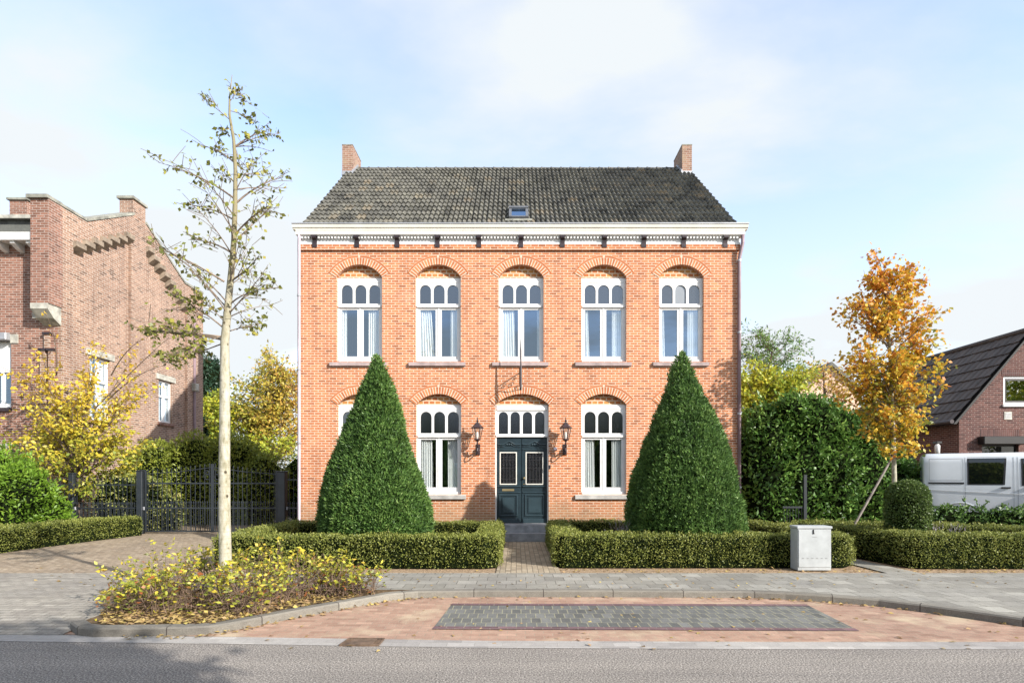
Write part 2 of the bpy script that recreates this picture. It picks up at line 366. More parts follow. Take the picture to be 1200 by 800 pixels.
class MB:
    def __init__(self): self.v = []; self.f = []; self.uv = {}
    def add(self, verts, faces, uvs=None):
        b = len(self.v)
        self.v += [tuple(x) for x in verts]
        for i, f in enumerate(faces):
            if uvs is not None: self.uv[len(self.f)] = uvs[i]
            self.f.append([b + k for k in f])
        return self
    def quad(self, a, b, c, d, uv=None): return self.add([a, b, c, d], [[0, 1, 2, 3]], [uv] if uv else None)
    def poly(self, pts): return self.add(pts, [list(range(len(pts)))])
    def box(self, x0, x1, y0, y1, z0, z1, bev=0.0):
        if x0 > x1: x0, x1 = x1, x0
        if y0 > y1: y0, y1 = y1, y0
        if z0 > z1: z0, z1 = z1, z0
        if bev <= 0:
            v = [(x, y, z) for x in (x0, x1) for y in (y0, y1) for z in (z0, z1)]
            return self.add(v, [[0, 1, 3, 2], [4, 6, 7, 5], [0, 4, 5, 1], [2, 3, 7, 6], [0, 2, 6, 4], [1, 5, 7, 3]])
        b = bev
        v = []; idx = {}
        for ax in range(3):
            for s in (0, 1):
                lim = [(x0, x1), (y0, y1), (z0, z1)]
                o = [a for a in range(3) if a != ax]
                for i in (0, 1):
                    for j in (0, 1):
                        p = [0, 0, 0]
                        p[ax] = lim[ax][s]
                        p[o[0]] = lim[o[0]][i] + (b if i == 0 else -b)
                        p[o[1]] = lim[o[1]][j] + (b if j == 0 else -b)
                        key = [0, 0, 0]; key[ax] = s; key[o[0]] = i; key[o[1]] = j
                        idx[(ax,) + tuple(key)] = len(v); v.append(tuple(p))
        f = []
        for ax in range(3):
            o = [a for a in range(3) if a != ax]
            for s in (0, 1):
                q = []
                for (i, j) in ((0, 0), (1, 0), (1, 1), (0, 1)):
                    key = [0, 0, 0]; key[ax] = s; key[o[0]] = i; key[o[1]] = j
                    q.append(idx[(ax,) + tuple(key)])
                f.append(q)
        for ax in range(3):                       # edges along ax
            o = [a for a in range(3) if a != ax]
            for i in (0, 1):
                for j in (0, 1):
                    q = []
                    for (fa, s) in ((o[0], 0), (o[0], 1), (o[1], 1), (o[1], 0)):
                        key = [0, 0, 0]; key[ax] = s; key[o[0]] = i; key[o[1]] = j
                        q.append(idx[(fa,) + tuple(key)])
                    f.append(q)
        for i in (0, 1):
            for j in (0, 1):
                for k in (0, 1):
                    f.append([idx[(0, i, j, k)], idx[(1, i, j, k)], idx[(2, i, j, k)]])
        return self.add(v, f)
    def prism(self, pts, axis, a0, a1):           # polygon pts (two coords) extruded along axis
        def mk(p, a):
            if axis == 'x': return (a, p[0], p[1])
            if axis == 'y': return (p[0], a, p[1])
            return (p[0], p[1], a)
        n = len(pts)
        v = [mk(p, a0) for p in pts] + [mk(p, a1) for p in pts]
        f = [list(range(n)), list(range(2 * n - 1, n - 1, -1))]
        f += [[i, (i + 1) % n, n + (i + 1) % n, n + i] for i in range(n)]
        return self.add(v, f)
    def tube(self, pts, r, seg=8, cap=True):
        pts = [Vector(p) for p in pts]
        if not hasattr(r, '__len__'): r = [r] * len(pts)
        t0 = (pts[1] - pts[0]).normalized()
        up = Vector((0, 0, 1)) if abs(t0.z) < 0.9 else Vector((1, 0, 0))
        n = t0.cross(up).normalized()
        v = []
        for i, p in enumerate(pts):
            t = (pts[min(i + 1, len(pts) - 1)] - pts[max(i - 1, 0)])
            if t.length < 1e-9: t = t0
            t = t.normalized()
            n = (n - t * n.dot(t))
            n = n.normalized() if n.length > 1e-6 else t.orthogonal().normalized()
            b = t.cross(n)
            for k in range(seg):
                a = 2 * PI * k / seg
                v.append(p + (n * math.cos(a) + b * math.sin(a)) * r[i])
        f = []
        for i in range(len(pts) - 1):
            for k in range(seg):
                f.append([i * seg + k, i * seg + (k + 1) % seg, (i + 1) * seg + (k + 1) % seg, (i + 1) * seg + k])
        if cap:
            f.append(list(range(seg))[::-1]); f.append([(len(pts) - 1) * seg + k for k in range(seg)])
        return self.add(v, f)
    def lathe(self, prof, c, seg=20, rx=1.0, ry=1.0, jit=0.0, sq=False):      # prof of (radius, z)
        v = []
        ph = math.pi / seg if sq else 0
        for (r, z) in prof:
            for k in range(seg):
                a = 2 * PI * k / seg + ph
                rr = r * (1 + (random.uniform(-jit, jit) if jit else 0))
                v.append((c[0] + rr * rx * math.cos(a), c[1] + rr * ry * math.sin(a), c[2] + z))
        f = []
        for i in range(len(prof) - 1):
            for k in range(seg):
                f.append([i * seg + k, i * seg + (k + 1) % seg, (i + 1) * seg + (k + 1) % seg, (i + 1) * seg + k])
        f.append(list(range(seg))[::-1]); f.append([(len(prof) - 1) * seg + k for k in range(seg)])
        return self.add(v, f)
    def map(self, fn):
        self.v = [tuple(fn(Vector(p))) for p in self.v]; return self
    def build(self, name, mat, parent=None, smooth=False, local=False, loc=None):
        me = bpy.data.meshes.new(name)
        V = [Vector(p) for p in self.v]
        off = Vector((0, 0, 0))
        if not local:
            if parent is not None: off = wloc(parent)
            elif loc is not None: off = Vector(loc)
        me.from_pydata([tuple(p - off) for p in V], [], self.f)
        uvl = me.uv_layers.new(name='UVMap')
        uvd = np.zeros(len(me.loops) * 2, dtype=np.float32)
        for pi, p in enumerate(me.polygons):
            given = self.uv.get(pi)
            nrm = p.normal
            ax = max(range(3), key=lambda a: abs(nrm[a]))
            for k, li in enumerate(p.loop_indices):
                if given: u, w = given[k]
                else:
                    q = V[self.f[pi][k]]
                    if ax == 0: u, w = q.y, q.z
                    elif ax == 1: u, w = q.x, q.z
                    else: u, w = q.x, q.y
                uvd[2 * li] = u; uvd[2 * li + 1] = w
        uvl.data.foreach_set('uv', uvd)
        if smooth:
            me.polygons.foreach_set('use_smooth', [True] * len(me.polygons))
        me.materials.append(mat)
        me.update()
        o = bpy.data.objects.new(name, me)
        COL.objects.link(o)
        if parent is not None: o.parent = parent
        elif loc is not None: o.location = loc
        return o

def tag(o, label=None, cat=None, group=None, kind=None):
    if label: o['label'] = label
    if cat: o['category'] = cat
    if group: o['group'] = group
    if kind: o['kind'] = kind
    return o
def thing(name, label, cat, loc, group=None, rz=0.0):
    o = bpy.data.objects.new(name, None)
    o.empty_display_size = 0.2
    COL.objects.link(o)
    o.location = loc; o.rotation_euler = (0, 0, rz)
    return tag(o, label, cat, group)

# ------------------------------------------------------------------ leaves
def unit(a):
    return a / np.maximum(1e-9, np.linalg.norm(a, axis=1, keepdims=True))
def leaf_mesh(name, Pn, T, length, width, mat, parent=None, loc=None, rnd=None, fold=0.15, Nn=None, lvar=0.35):
    n = len(Pn)
    Pn = np.asarray(Pn, dtype=np.float64); T = unit(np.asarray(T, dtype=np.float64))
    if Nn is None: Nn = RS.normal(size=(n, 3))
    B = unit(np.cross(T, Nn)); NN = np.cross(B, T)
    L = length * (1 + lvar * RS.uniform(-1, 1, (n, 1))); W = width * (1 + lvar * RS.uniform(-1, 1, (n, 1)))
    off = np.zeros(3)
    if parent is not None: off = np.array(wloc(parent))
    elif loc is not None: off = np.array(loc)
    V = np.empty((n, 4, 3))
    V[:, 0] = Pn
    V[:, 1] = Pn + T * L * 0.45 + B * W * 0.5 + NN * L * fold
    V[:, 2] = Pn + T * L
    V[:, 3] = Pn + T * L * 0.45 - B * W * 0.5 + NN * L * fold
    V -= off
    me = bpy.data.meshes.new(name)
    me.vertices.add(4 * n); me.vertices.foreach_set('co', V.astype(np.float32).ravel())
    me.loops.add(4 * n); me.loops.foreach_set('vertex_index', np.arange(4 * n, dtype=np.int32))
    me.polygons.add(n); me.polygons.foreach_set('loop_start', np.arange(0, 4 * n, 4, dtype=np.int32))
    at = me.attributes.new('rnd', 'FLOAT', 'FACE')
    if rnd is None: rnd = RS.uniform(0, 1, n)
    at.data.foreach_set('value', np.clip(rnd, 0, 1).astype(np.float32))
    me.materials.append(mat)
    me.update(calc_edges=True); me.validate()
    o = bpy.data.objects.new(name, me)
    COL.objects.link(o)
    if parent is not None: o.parent = parent
    elif loc is not None: o.location = loc
    return o

_ph = RS.uniform(0, 6.28, (12, 3)); _fr = RS.normal(size=(12, 3))
def wob(Pn, scale=1.0, octv=6):                   # smooth pseudo noise, about -1..1
    s = np.zeros(len(Pn))
    for i in range(octv):
        k = scale * (1 + 0.55 * i)
        s += np.sin((Pn @ _fr[i]) * k * 1.7 + _ph[i, 0]) * np.cos((Pn @ _fr[(i + 5) % 12]) * k + _ph[i, 1]) / (1 + 0.4 * i)
    return s / 1.7

def sprigs(p, nn, k, length, m, up=0.6):
    """k stray shoots that stand out of a clipped or bushy surface, m leaves on each"""
    idx = RS.choice(len(p), k)
    d = unit(nn[idx] * 0.8 + RS.normal(size=(k, 3)) * 0.45 + np.array([0, 0, up]))
    l = length * RS.uniform(0.35, 1.0, (k, 1))
    t = RS.uniform(0.1, 1.0, (k, m, 1))
    q = p[idx][:, None, :] + d[:, None, :] * l[:, None, :] * t
    T = d[:, None, :] + RS.normal(size=(k, m, 3)) * 0.55
    return q.reshape(-1, 3), T.reshape(-1, 3)

# closed ring hedge from an outer outline; rounded box section
def offset_poly(pts, w):
    n = len(pts); out = []
    area = sum(pts[i][0] * pts[(i + 1) % n][1] - pts[(i + 1) % n][0] * pts[i][1] for i in range(n))
    s = 1 if area > 0 else -1
    for i in range(n):
        a, b, c = Vector(pts[i - 1]), Vector(pts[i]), Vector(pts[(i + 1) % n])
        d1 = (b - a).normalized(); d2 = (c - b).normalized()
        n1 = Vector((-d1.y, d1.x)) * s; n2 = Vector((-d2.y, d2.x)) * s
        m = (n1 + n2); m = m / max(0.2, m.dot(n1)) if m.length > 1e-6 else n1
        out.append(b + m * w)
    return out
SEC = []                                          # section: a 0 outer..1 inner, z 0..1 with rounded shoulders
for (a, z) in ((0.0, 0.0), (-0.01, 0.45), (0.0, 0.86), (0.05, 0.96), (0.16, 1.0), (0.5, 1.01), (0.84, 1.0), (0.95, 0.96), (1.0, 0.86), (1.01, 0.45), (1.0, 0.0)):
    SEC.append((a, z))
def sweep_quads(outer, inner, h, closed=True):
    n = len(outer); Q = []
    rng = range(n if closed else n - 1)
    for i in rng:
        j = (i + 1) % n
        for k in range(len(SEC) - 1):
            def pt(ii, s):
                p = Vector(outer[ii]).lerp(Vector(inner[ii]), s[0])
                return (p.x, p.y, h * s[1])
            Q.append((pt(i, SEC[k]), pt(j, SEC[k]), pt(j, SEC[k + 1]), pt(i, SEC[k + 1])))
    if not closed:
        for ii in (0, n - 1):
            for k in range(len(SEC) // 2):
                p = [Vector(outer[ii]).lerp(Vector(inner[ii]), s[0]) for s in (SEC[k], SEC[k + 1], SEC[-2 - k], SEC[-1 - k])]
                zz = [h * s[1] for s in (SEC[k], SEC[k + 1], SEC[-2 - k], SEC[-1 - k])]
                Q.append(tuple((p[q].x, p[q].y, zz[q]) for q in range(4)))
    return Q
def hedge_leaves(Q, dens, name, mat, root, L, W, jit=0.02, big=0.03, up=0.35):
    Q = np.array(Q)                               # m,4,3
    e1 = Q[:, 1] - Q[:, 0]; e2 = Q[:, 3] - Q[:, 0]; e3 = Q[:, 1] - Q[:, 2]; e4 = Q[:, 3] - Q[:, 2]
    ar = 0.5 * np.linalg.norm(np.cross(e1, e2), axis=1) + 0.5 * np.linalg.norm(np.cross(e3, e4), axis=1)
    n = int(ar.sum() * dens)
    idx = RS.choice(len(Q), n, p=ar / ar.sum())
    u = RS.uniform(0, 1, (n, 1)); v = RS.uniform(0, 1, (n, 1))
    q = Q[idx]
    p = (q[:, 0] * (1 - u) + q[:, 1] * u) * (1 - v) + (q[:, 3] * (1 - u) + q[:, 2] * u) * v
    nn = unit(np.cross(q[:, 1] - q[:, 0] + 1e-9, q[:, 3] - q[:, 0] + q[:, 2] - q[:, 1]))
    cen = Q.reshape(-1, 3).mean(axis=0)
    sg = wob(p, 2.2)
    fine = wob(p, 9.0)
    return p, nn, sg, fine, n
def hedge(root, outer, inner, h, name_mat, dens=2600, L=0.034, W=0.02, closed=True, core_inset=0.045, z0=0.0):
    Q = sweep_quads(outer, inner, h, closed)
    # make normals point out of the section
    fixed = []
    for q in Q: fixed.append(q)
    p, nn, sg, fine, n = hedge_leaves(fixed, dens, 'x', None, root, L, W)
    # orient: compare with direction from the hedge's spine
    sp = np.array([[(Vector(o).lerp(Vector(i), 0.5)).x, (Vector(o).lerp(Vector(i), 0.5)).y] for o, i in zip(outer, inner)])
    best = np.full(n, 1e9); bp = np.zeros((n, 2))
    m = len(sp)
    for a in range(m if closed else m - 1):
        A = sp[a]; Bv = sp[(a + 1) % m] - A
        t = np.clip(((p[:, :2] - A) @ Bv) / (Bv @ Bv), 0, 1)
        c = A + t[:, None] * Bv
        d = np.linalg.norm(p[:, :2] - c, axis=1)
        s = d < best
        best[s] = d[s]; bp[s] = c[s]
    out = p - np.column_stack([bp, np.full(n, h * 0.55)])
    fl = np.sign((nn * out).sum(axis=1)); fl[fl == 0] = 1
    nn = nn * fl[:, None]
    depth = RS.uniform(-0.06, 0.018, n) + 0.032 * sg + 0.018 * fine
    p = p + nn * depth[:, None]
    p[:, 2] = np.maximum(p[:, 2], 0.01) + z0
    T = nn * 0.8 + RS.normal(size=(n, 3)) * 0.65 + np.array([0, 0, 0.35])
    rnd = 0.42 + 0.22 * RS.normal(size=n) + 0.18 * sg + 0.12 * fine
    NN = nn + RS.normal(size=(n, 3)) * 0.5
    keep = (p[:, 2] - z0 > 0.10) | (RS.uniform(0, 1, n) < 0.4)
    p, T, rnd, NN, nk = p[keep], T[keep], rnd[keep], NN[keep], nn[keep]
    topm = p[:, 2] > h * 0.6
    q, tq = sprigs(p[topm], nk[topm], int(n * 0.006), 0.09, 7)
    p = np.vstack([p, q]); T = np.vstack([T, tq]); rnd = np.concatenate([rnd, 0.7 + 0.2 * RS.normal(size=len(q))]); NN = np.vstack([NN, RS.normal(size=q.shape)])
    leaf_mesh('foliage', p, T, L, W, name_mat, root, rnd=rnd, Nn=NN)
    ins = core_inset
    w = (Vector(outer[0]) - Vector(inner[0])).length
    k = ins / max(0.1, w)
    o2 = [Vector(a).lerp(Vector(b), k) for a, b in zip(outer, inner)]
    i2 = [Vector(b).lerp(Vector(a), k) for a, b in zip(outer, inner)]
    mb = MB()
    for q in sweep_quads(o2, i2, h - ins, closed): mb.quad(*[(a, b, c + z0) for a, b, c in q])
    mb.build('shade_core', M['core'], root)  # solid dark filler, painted shade behind the hedge leaves

def blob_points(ells, n, shell=0.25):
    """points on/near the surface of a union of ellipsoids; returns p, outward normal"""
    vol = np.array([(e[3] * e[4] + e[4] * e[5] + e[3] * e[5]) for e in ells]); vol = vol / vol.sum()
    Ps, Ns = [], []
    for e, w in zip(ells, vol):
        m = int(n * w) + 1
        d = unit(RS.normal(size=(m, 3)))
        c = np.array(e[:3]); r = np.array(e[3:6])
        rad = 1 - shell * RS.uniform(0, 1, m) ** 1.6
        q = c + d * r * rad[:, None]
        q = q + unit(d / r) * (0.12 * wob(q, 2.4))[:, None]
        Ps.append(q); Ns.append(unit(d / r))
    p = np.vstack(Ps); nn = np.vstack(Ns)
    keep = np.ones(len(p), bool)
    st = 0
    for e, q in zip(ells, Ps):
        pass
    own = np.concatenate([np.full(len(q), i) for i, q in enumerate(Ps)])
    for i, e in enumerate(ells):
        c = np.array(e[:3]); r = np.array(e[3:6])
        ins = (((p - c) / r) ** 2).sum(axis=1) < 0.72
        keep &= ~(ins & (own != i))
    keep &= p[:, 2] > 0.02
    return p[keep], nn[keep]
def bush(root, ells, n, L, W, mat, core=True, shell=0.25, core_mat=None, droop=0.0, clump=1.0, name='foliage', rnd0=0.45, sprig=0.3):
    p, nn = blob_points(ells, n, shell)
    m = len(p)
    T = nn * 0.7 + RS.normal(size=(m, 3)) * 0.7 + np.array([0, 0, 0.25 - droop])
    rnd = rnd0 + 0.2 * RS.normal(size=m) + 0.16 * wob(p, 2.0)
    NN = nn + RS.normal(size=(m, 3)) * 0.6
    if sprig:
        q, tq = sprigs(p, nn, int(m * 0.012), sprig, 10)
        p = np.vstack([p, q]); T = np.vstack([T, tq]); NN = np.vstack([NN, RS.normal(size=q.shape)])
        rnd = np.concatenate([rnd, rnd0 + .2 + 0.2 * RS.normal(size=len(q))])
    leaf_mesh(name, p, T, L, W, mat, root, rnd=rnd, Nn=NN)
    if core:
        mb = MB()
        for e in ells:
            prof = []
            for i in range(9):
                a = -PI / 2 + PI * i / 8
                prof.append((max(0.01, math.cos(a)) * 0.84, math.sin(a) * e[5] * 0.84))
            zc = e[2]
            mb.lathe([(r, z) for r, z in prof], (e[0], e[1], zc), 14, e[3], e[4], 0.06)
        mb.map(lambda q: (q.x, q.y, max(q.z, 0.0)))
        mb.build('shade_core', core_mat or M['core'], root)  # dark filler blobs, shade put into their colour

def bez(a, b, c, n):
    return [a * (1 - t) ** 2 + b * 2 * t * (1 - t) + c * t * t for t in [i / (n - 1) for i in range(n)]]

# ================================================================== SETTING
def sheet(name, polys, mat, z=None):
    mb = MB()
    for p in polys: mb.poly([(q[0], q[1], (q[2] if len(q) > 2 else 0) if z is None else z) for q in p])
    o = mb.build(name, mat)
    return tag(o, kind='structure')
ROADZ = -0.10
sheet('ground', [[(-400, -300), (400, -300), (400, 700), (-400, 700)]], M['earth'], -0.14)
sheet('road', [[(-150, -1.2), (150, -1.2), (150, 7.2), (-150, 7.2)]], M['asphalt'], ROADZ)
sheet('opposite_pavement', [[(-150, -6.0), (150, -6.0), (150, -1.2), (-150, -1.2)]], M['slabs'], 0.0)
# gutter band along the road edge
e = [G(-700, 735, ROADZ), G(0, 743, ROADZ), G(300, 746.5, ROADZ), G(560, 750.5, ROADZ), G(900, 752, ROADZ), G(1300, 752, ROADZ), G(2600, 752, ROADZ)]
mb = MB()
for a, b in zip(e, e[1:]):
    mb.quad((a.x, a.y, ROADZ + .004), (b.x, b.y, ROADZ + .004), (b.x, b.y - .27, ROADZ + .004), (a.x, a.y - .27, ROADZ + .004))
tag(mb.build('gutter_band', M['band']), kind='structure')
# red parking bay with its grey inset
bay = [(G(40, 742.5, ROADZ).x, G(40, 742.5, ROADZ).y)] + [(q.x, q.y) for q in e[2:6]] + [(e[5].x, 9.4), (-4.9, 9.4)]
sheet('parking_bay', [bay], M['redpave'], ROADZ + .004)
ins = [G(530, 707.5, ROADZ), G(945, 708.5, ROADZ), G(1007, 739.5, ROADZ), G(506.6, 737.5, ROADZ)]
sheet('bay_inset', [[(q.x, q.y) for q in ins]], M['greypave'], ROADZ + .008)
a, b, c, d = ins
mb = MB()
def lerp(p, q, t): return p * (1 - t) + q * t
for (p0, p1, q0, q1) in ((a, b, lerp(a, d, .085), lerp(b, c, .085)), (lerp(a, d, .915), lerp(b, c, .915), d, c)):
    mb.quad(*[(p.x, p.y, ROADZ + .012) for p in (p0, p1, q1, q0)])
tag(mb.build('bay_border', M['purplepave']), kind='structure')

# kerb line (front top edge) in photo pixels
KL = [(2400, 775), (1500, 751), (1300, 737), (1200, 724.6), (1140, 716), (1087, 709), (1030, 702), (973, 697.5), (920, 694.3), (870, 692.5), (700, 691.5), (560, 691.5), (490, 692.5), (455, 695.5),
      (425, 701), (400, 705.5), (337, 716.5), (290, 725.5), (265, 730), (245, 732.8), (220, 734), (160, 735), (110, 735.5), (92, 733.5), (84, 728)]
KP = [G(x, y, 0.0) for x, y in KL]
n = len(KP)
KI = []
for i in range(n):
    t = (KP[min(i + 1, n - 1)] - KP[max(0, i - 1)]).normalized()
    KI.append(KP[i] + Vector((t.y, -t.x, 0)) * 0.13)
mb = MB()
s = 0
for i in range(n - 1):
    l = (KP[i + 1] - KP[i]).length
    a, b, c, d = KP[i], KP[i + 1], KI[i + 1], KI[i]
    o = Vector((0, 0, 0))
    fr0 = a + (a - d) * 0.12; fr1 = b + (b - c) * 0.12
    uv = lambda v: [(s, v), (s + l, v), (s + l, v + .15), (s, v + .15)]
    mb.quad((a.x, a.y, .004), (b.x, b.y, .004), (c.x, c.y, .004), (d.x, d.y, .004), uv=uv(1.2))
    mb.quad((fr0.x, fr0.y, -.016), (fr1.x, fr1.y, -.016), (b.x, b.y, .004), (a.x, a.y, .004), uv=uv(1.0))
    mb.quad((fr0.x, fr0.y, -.13), (fr1.x, fr1.y, -.13), (fr1.x, fr1.y, -.016), (fr0.x, fr0.y, -.016), uv=uv(0.8))
    s += l
tag(mb.build('kerb', M['kerb']), kind='structure')
# pavement: behind the straight kerb, then round the bed
PB = 10.35                                        # back edge of the pavement
i_straight = KL.index((490, 692.5))
main = [(q.x, q.y) for q in KI[:i_straight + 1]]
bedback = [G(440, 690.5), G(300, 690), G(185, 692), G(150, 700)]
ileft = G(128, 722)
pav = main + [(q.x, q.y) for q in bedback]
pav += [(bedback[-1].x, PB), (main[0][0], PB)]
sheet('pavement', [pav], M['slabs'], 0.0)
# crossing on the left slopes to the road
x1 = bedback[-1].x
L0 = G(0, 743, ROADZ)
xr = [(-90, PB, 0), (x1, PB, 0), (x1, bedback[-1].y, 0), (ileft.x, ileft.y, -0.005), (KP[-1].x + .1, KP[-1].y + 0.02, -.01), (KP[-1].x - .02, KP[-1].y - .42, -0.085), (-6.0, 6.72, -.09), (-90, 6.85, -.09)]
mb = MB()
ys = [PB, 8.9, 8.3, 7.6, 7.1, 6.66]
zs = [0, 0, -.004, -.02, -.055, -.092]
xs = [x1 + .02, x1 + .02, x1 + .03, KP[-1].x + 0.05, KP[-1].x + .05, KP[-1].x + .06]
for k in range(5):
    mb.quad((-90, ys[k], zs[k]), (xs[k], ys[k], zs[k]), (xs[k + 1], ys[k + 1], zs[k + 1]), (-90, ys[k + 1], zs[k + 1]))
tag(mb.build('crossing', M['crossing']), kind='structure')
# planting bed behind the kerb
bed = [(q.x, q.y) for q in KI[i_straight:]] + [(KI[-1].x, KI[-1].y + .25), (bedback[-1].x, bedback[-1].y)] + [(q.x, q.y) for q in bedback[::-1][1:]]
sheet('planting_bed', [bed], M['bed'], -0.004)
# yards behind the pavement
sheet('yard_soil', [[(-60, PB), (60, PB), (60, 60), (-60, 60)]], M['soil'], -0.02)
sheet('driveway', [[(-90, PB), (-5.95, PB), (-6.0, 30), (-60, 30)]], M['clinker'], 0.0)
sheet('path', [[(-.36, PB), (.80, PB), (.74, 15.3), (-.36, 15.3)]], M['pathbrick'], 0.0)
sheet('side_path', [[(6.62, PB), (7.2, PB), (6.8, 15.5), (6.5, 15.5)]], M['slabs'], 0.0)
sheet('van_parking', [[(8.5, 15.0), (60, 13.4), (60, 30), (11.3, 30)]], M['clinker'], 0.0)

# ================================================================== MAIN HOUSE
XL, XR = fx(352.5), fx(866.5)
YB = 24.8; ZE = 8.50; YR = 20.3; ZR = 12.45
house = thing('brick_house', 'two storey orange brick house with dark tiled roof, two chimneys and white arched windows', 'house', ((XL + XR) / 2, YF, 0))
ZM = 4.6                                          # split between the storeys
UP = [(394.3, 447.7), (486.7, 540.0), (584.3, 637.0), (681.3, 734.0), (772.3, 824.7)]
DN = [(395.5, 448.5), (487.5, 540.4), (580.3, 643.0), (681.2, 734.0), (772.3, 824.7)]
zU1, zU0, zUc = fz(324.4), fz(423.5), fz(310)
zD1, zD0, zDc = fz(473.7), fz(579), fz(461.3)
ZTOP = fz(293.5)
ZDOOR0 = fz(613.3)
def arch_pts(x0, x1, z1, rise, n=14):
    w = (x1 - x0) / 2; r = (w * w + rise * rise) / (2 * rise); zc = z1 + rise - r; xc = (x0 + x1) / 2
    a = math.asin(min(1, w / r))
    return [(xc + r * math.sin(-a + 2 * a * i / n), zc + r * math.cos(-a + 2 * a * i / n)) for i in range(n + 1)], (xc, zc, r, a)
wall = MB()
REV = 0.24
def facade_band(openings, zb, zt):
    x = XL
    for (x0, x1, z0, z1, zc) in openings:
        wall.quad((x, YF, zb), (x0, YF, zb), (x0, YF, zt), (x, YF, zt))
        if z0 > zb: wall.quad((x0, YF, zb), (x1, YF, zb), (x1, YF, z0), (x0, YF, z0))
        pts, _ = arch_pts(x0, x1, z1, zc - z1)
        for a, b in zip(pts, pts[1:]):
            wall.quad((a[0], YF, a[1]), (b[0], YF, b[1]), (b[0], YF, zt), (a[0], YF, zt))
            wall.quad((a[0], YF, a[1]), (b[0], YF, b[1]), (b[0], YF + REV, b[1]), (a[0], YF + REV, a[1]))
        for xx in (x0, x1):
            wall.quad((xx, YF, z0), (xx, YF, z1), (xx, YF + REV, z1), (xx, YF + REV, z0))
        wall.quad((x0, YF, z0), (x1, YF, z0), (x1, YF + REV, z0), (x0, YF + REV, z0))
        x = x1
    wall.quad((x, YF, zb), (XR, YF, zb), (XR, YF, zt), (x, YF, zt))
dops = []
for i, (a, b) in enumerate(DN):
    dops.append((fx(a), fx(b), ZDOOR0 if i == 2 else zD0, zD1, zDc))
facade_band(dops, 0, ZM)
facade_band([(fx(a), fx(b), zU0, zU1, zUc) for a, b in UP], ZM, ZE - .02)
for X, xi in ((XL, XL + .12), (XR, XR - .14)):      # side walls and gables
    wall.quad((X, YF, 0), (X, YB, 0), (X, YB, ZE - .02), (X, YF, ZE - .02))
    wall.poly([(xi, YF, ZE - .02), (xi, YB, ZE - .02), (xi, YR, ZR - .08)])
    wall.quad((X, YF, ZE - .02), (X, YB, ZE - .02), (xi, YB, ZE - .02), (xi, YF, ZE - .02))
wall.quad((XL, YB, 0), (XR, YB, 0), (XR, YB, ZE - .02), (XL, YB, ZE - .02))
wall.build('wall', M['brick'], house)
# rooms behind the glass
inn = MB()
inn.box(XL + .3, XR - .3, YF + 4.0, YF + 4.1, .3, 8.1)
inn.box(XL + .3, XR - .3, YF + REV + .02, YF + 4.0, 4.25, 4.45)
inn.box(XL + .3, XR - .3, YF + REV + .02, YF + 4.0, .3, .42)
inn.box(XL + .3, XR - .3, YF + REV + .02, YF + 4.0, 8.0, 8.1)
for xx in (fx(462), fx(566), fx(660), fx(752)):
    inn.box(xx - .06, xx + .06, YF + REV + .02, YF + 4.0, .45, 8.0)
inn.build('interior', M['inside'], house)
# plinth and string courses
for (z0, z1, y) in ((ZTOP, fz(287.2), .045), (ZTOP - .005, ZTOP + .075, .062)):
    MB().box(XL - .01, XR + .01, YF - y, YF + .01, z0, z1).build('string_course', M['brick'], house)
MB().box(XL + .12, fx(578), YF - .02, YF + .01, 0, .36).build('plinth', M['cap'], house)
MB().box(fx(646), XR - .05, YF - .02, YF + .01, 0, .36).build('plinth', M['cap'], house)
# cornice
x0, x1 = gx(343, 15.62), gx(876.5, 15.62)
fr = MB()
fr.box(XL - .01, XR + .01, YF - .05, YF + .0, 8.025, 8.075)
fr.box(XL - .01, XR + .01, YF - .03, YF + .0, 8.075, 8.25)
fr.build('frieze_board', M['white'], house)
g = MB()
prof = [(15.66, 8.245), (15.66, 8.34), (15.645, 8.36), (15.645, 8.395), (15.615, 8.415), (15.60, 8.46), (15.59, 8.50), (15.95, 8.50), (15.95, 8.245)]
g.prism(prof, 'x', x0 + .06, x1 - .06)
# mitred ends flare outward a little
for xe, sgn in ((x0 + .06, -1), (x1 - .06, 1)):
    g.prism([(15.645, 8.375), (15.645, 8.395), (15.615, 8.415), (15.60, 8.46), (15.59, 8.50), (15.95, 8.50), (15.95, 8.375)], 'x', xe, xe + sgn * .07)
cor = g.build('cornice', M['cream'], house)
MB().box(x0 - .02, x1 + .02, 15.575, 15.72, 8.502, 8.532).build('gutter_lip', M['zinc'], cor)
dn = MB()
comb = []
x = XL + .05
while x < XR - .05:
    comb += [(x, 8.215), (x, 8.165), (x + .045, 8.165), (x + .045, 8.215)]; x += .09
dn.prism([(XL + .02, 8.215)] + comb + [(XR - .02, 8.215), (XR - .02, 8.243), (XL + .02, 8.243)], 'y', 15.71, YF - .03)
dn.build('dentil_moulding', M['white'], house)
for px in (369.7, 419, 466, 513, 561.5, 610.5, 659, 708, 754, 800.5, 849):
    bx = fx(px)
    m_ = MB().prism([(15.67, 8.243), (15.665, 8.18), (15.69, 8.15), (15.735, 8.13), (15.75, 8.05), (15.735, 7.98), (15.74, 7.93), (15.772, 7.92), (15.772, 8.243)], 'x', bx - .06, bx + .06)
    m_.box(bx - .075, bx + .075, 15.663, 15.765, 8.205, 8.242)
    m_.build('cornice_bracket', M['bracket'], house)

